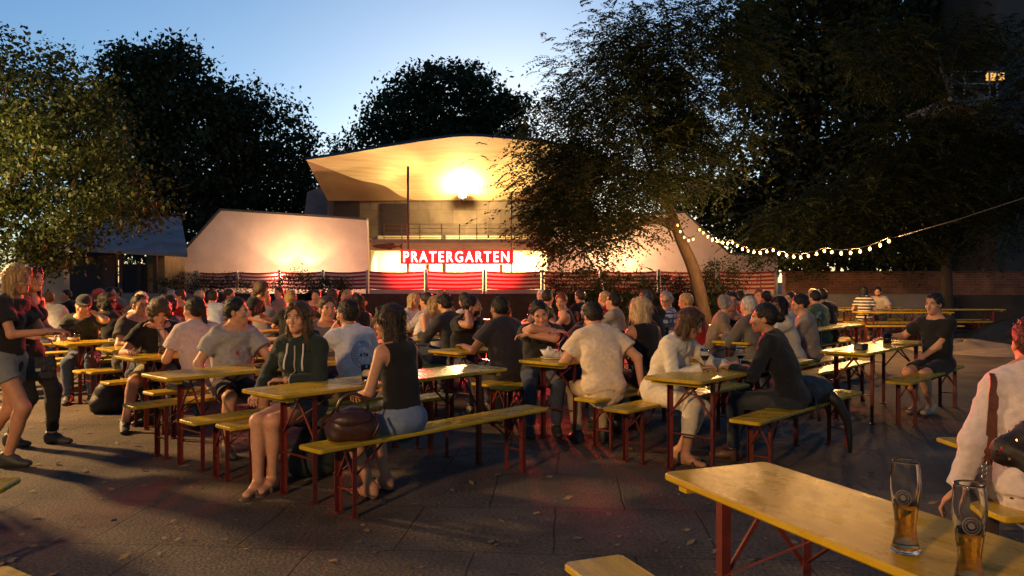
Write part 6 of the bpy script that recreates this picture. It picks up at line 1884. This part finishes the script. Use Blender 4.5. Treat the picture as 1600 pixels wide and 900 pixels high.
# garden lamps just outside the frame
def mast(x, y, z, label, gap=.06):
    m_ = empty('lamp_post', (x, y, 0))
    b = MB(); b.tube([(0, 0, 0), (0, 0, z - .25)], .045, 8); b.lathe([(.09, 0), (.09, .5), (.05, .55)], 10); b.build('pole', M['coping'], m_, smooth=True)
    b = MB(); b.lathe([(.0005, z + .20), (.44, z - .02), (.46, z - .06), (.0005, z + .0)], 18); b.build('shade', M['coping'], m_, smooth=True)
    b = MB(); b.ell((0, 0, z - .10), (.08, .08, .07)); b.build('lamp_globe', mat('lamp_globe', (1, .85, .6), .3, 0, emit=(1, .68, .34), estr=8), m_, smooth=True)
    tag(m_, label, 'lamp post', 'lamp posts outside the frame')
mast(-8.7, 9.3, 3.55, 'garden lamp post just outside the left edge of the photo')
mast(-5.2, -4.3, 4.6, 'garden lamp post standing behind the photographer')
lamp('garden_lamp', 'POINT', (-8.7, 9.3, 3.36), LAMP_A, WARM, shadow_soft_size=.2)
lamp('garden_lamp', 'POINT', (-5.2, -4.3, 4.38), LAMP_B, (1.0, .56, .23), shadow_soft_size=.35)

# ------------------------------------------------------------------ sky, sun, camera
world = bpy.data.worlds.new('World'); scene.world = world; world.use_nodes = True
N = world.node_tree.nodes; L = world.node_tree.links
sky = N.new('ShaderNodeTexSky'); sky.sky_type = 'NISHITA'; sky.sun_disc = False
sky.sun_elevation = math.radians(SUN_EL); sky.sun_rotation = math.radians(SUN_ROT); sky.air_density = 1.0; sky.dust_density = .4; sky.ozone_density = 3.8; sky.altitude = 100
bg = N['Background']; bg.inputs['Strength'].default_value = SKY_STR
L.new(sky.outputs['Color'], bg.inputs['Color'])
# the sun has set: only a trace of its warm light is left, from low behind the camera's left
lamp('sun', 'SUN', (0, 0, 40), .03, (1, .8, .6), (math.sin(math.radians(SUN_ROT)) * -20, math.cos(math.radians(SUN_ROT)) * -20, 38), angle=math.radians(10))
cam = bpy.data.cameras.new('camera'); co_ = bpy.data.objects.new('camera', cam); COL.objects.link(co_)
cam.lens = 28.0; cam.sensor_width = 36.0; cam.clip_end = 2000; cam.clip_start = .05
co_.location = (0, 0, CH); co_.rotation_euler = (math.radians(90), 0, 0)
cam.shift_y = (HZ - 450.0) / 1600.0
scene.camera = co_
scene.view_settings.view_transform = 'Standard'; scene.view_settings.look = 'None'; scene.view_settings.gamma = 1.0; scene.view_settings.exposure = EXPO
scene.view_settings.use_curve_mapping = False
scene.cycles.use_denoising = True
try: scene.cycles.denoiser = 'OPENIMAGEDENOISE'
except Exception: pass
scene.cycles.max_bounces = 8; scene.cycles.transparent_max_bounces = 8; scene.cycles.diffuse_bounces = 3; scene.cycles.glossy_bounces = 3
scene.cycles.sample_clamp_indirect = 4.0
scene.cycles.caustics_reflective = False; scene.cycles.caustics_refractive = False
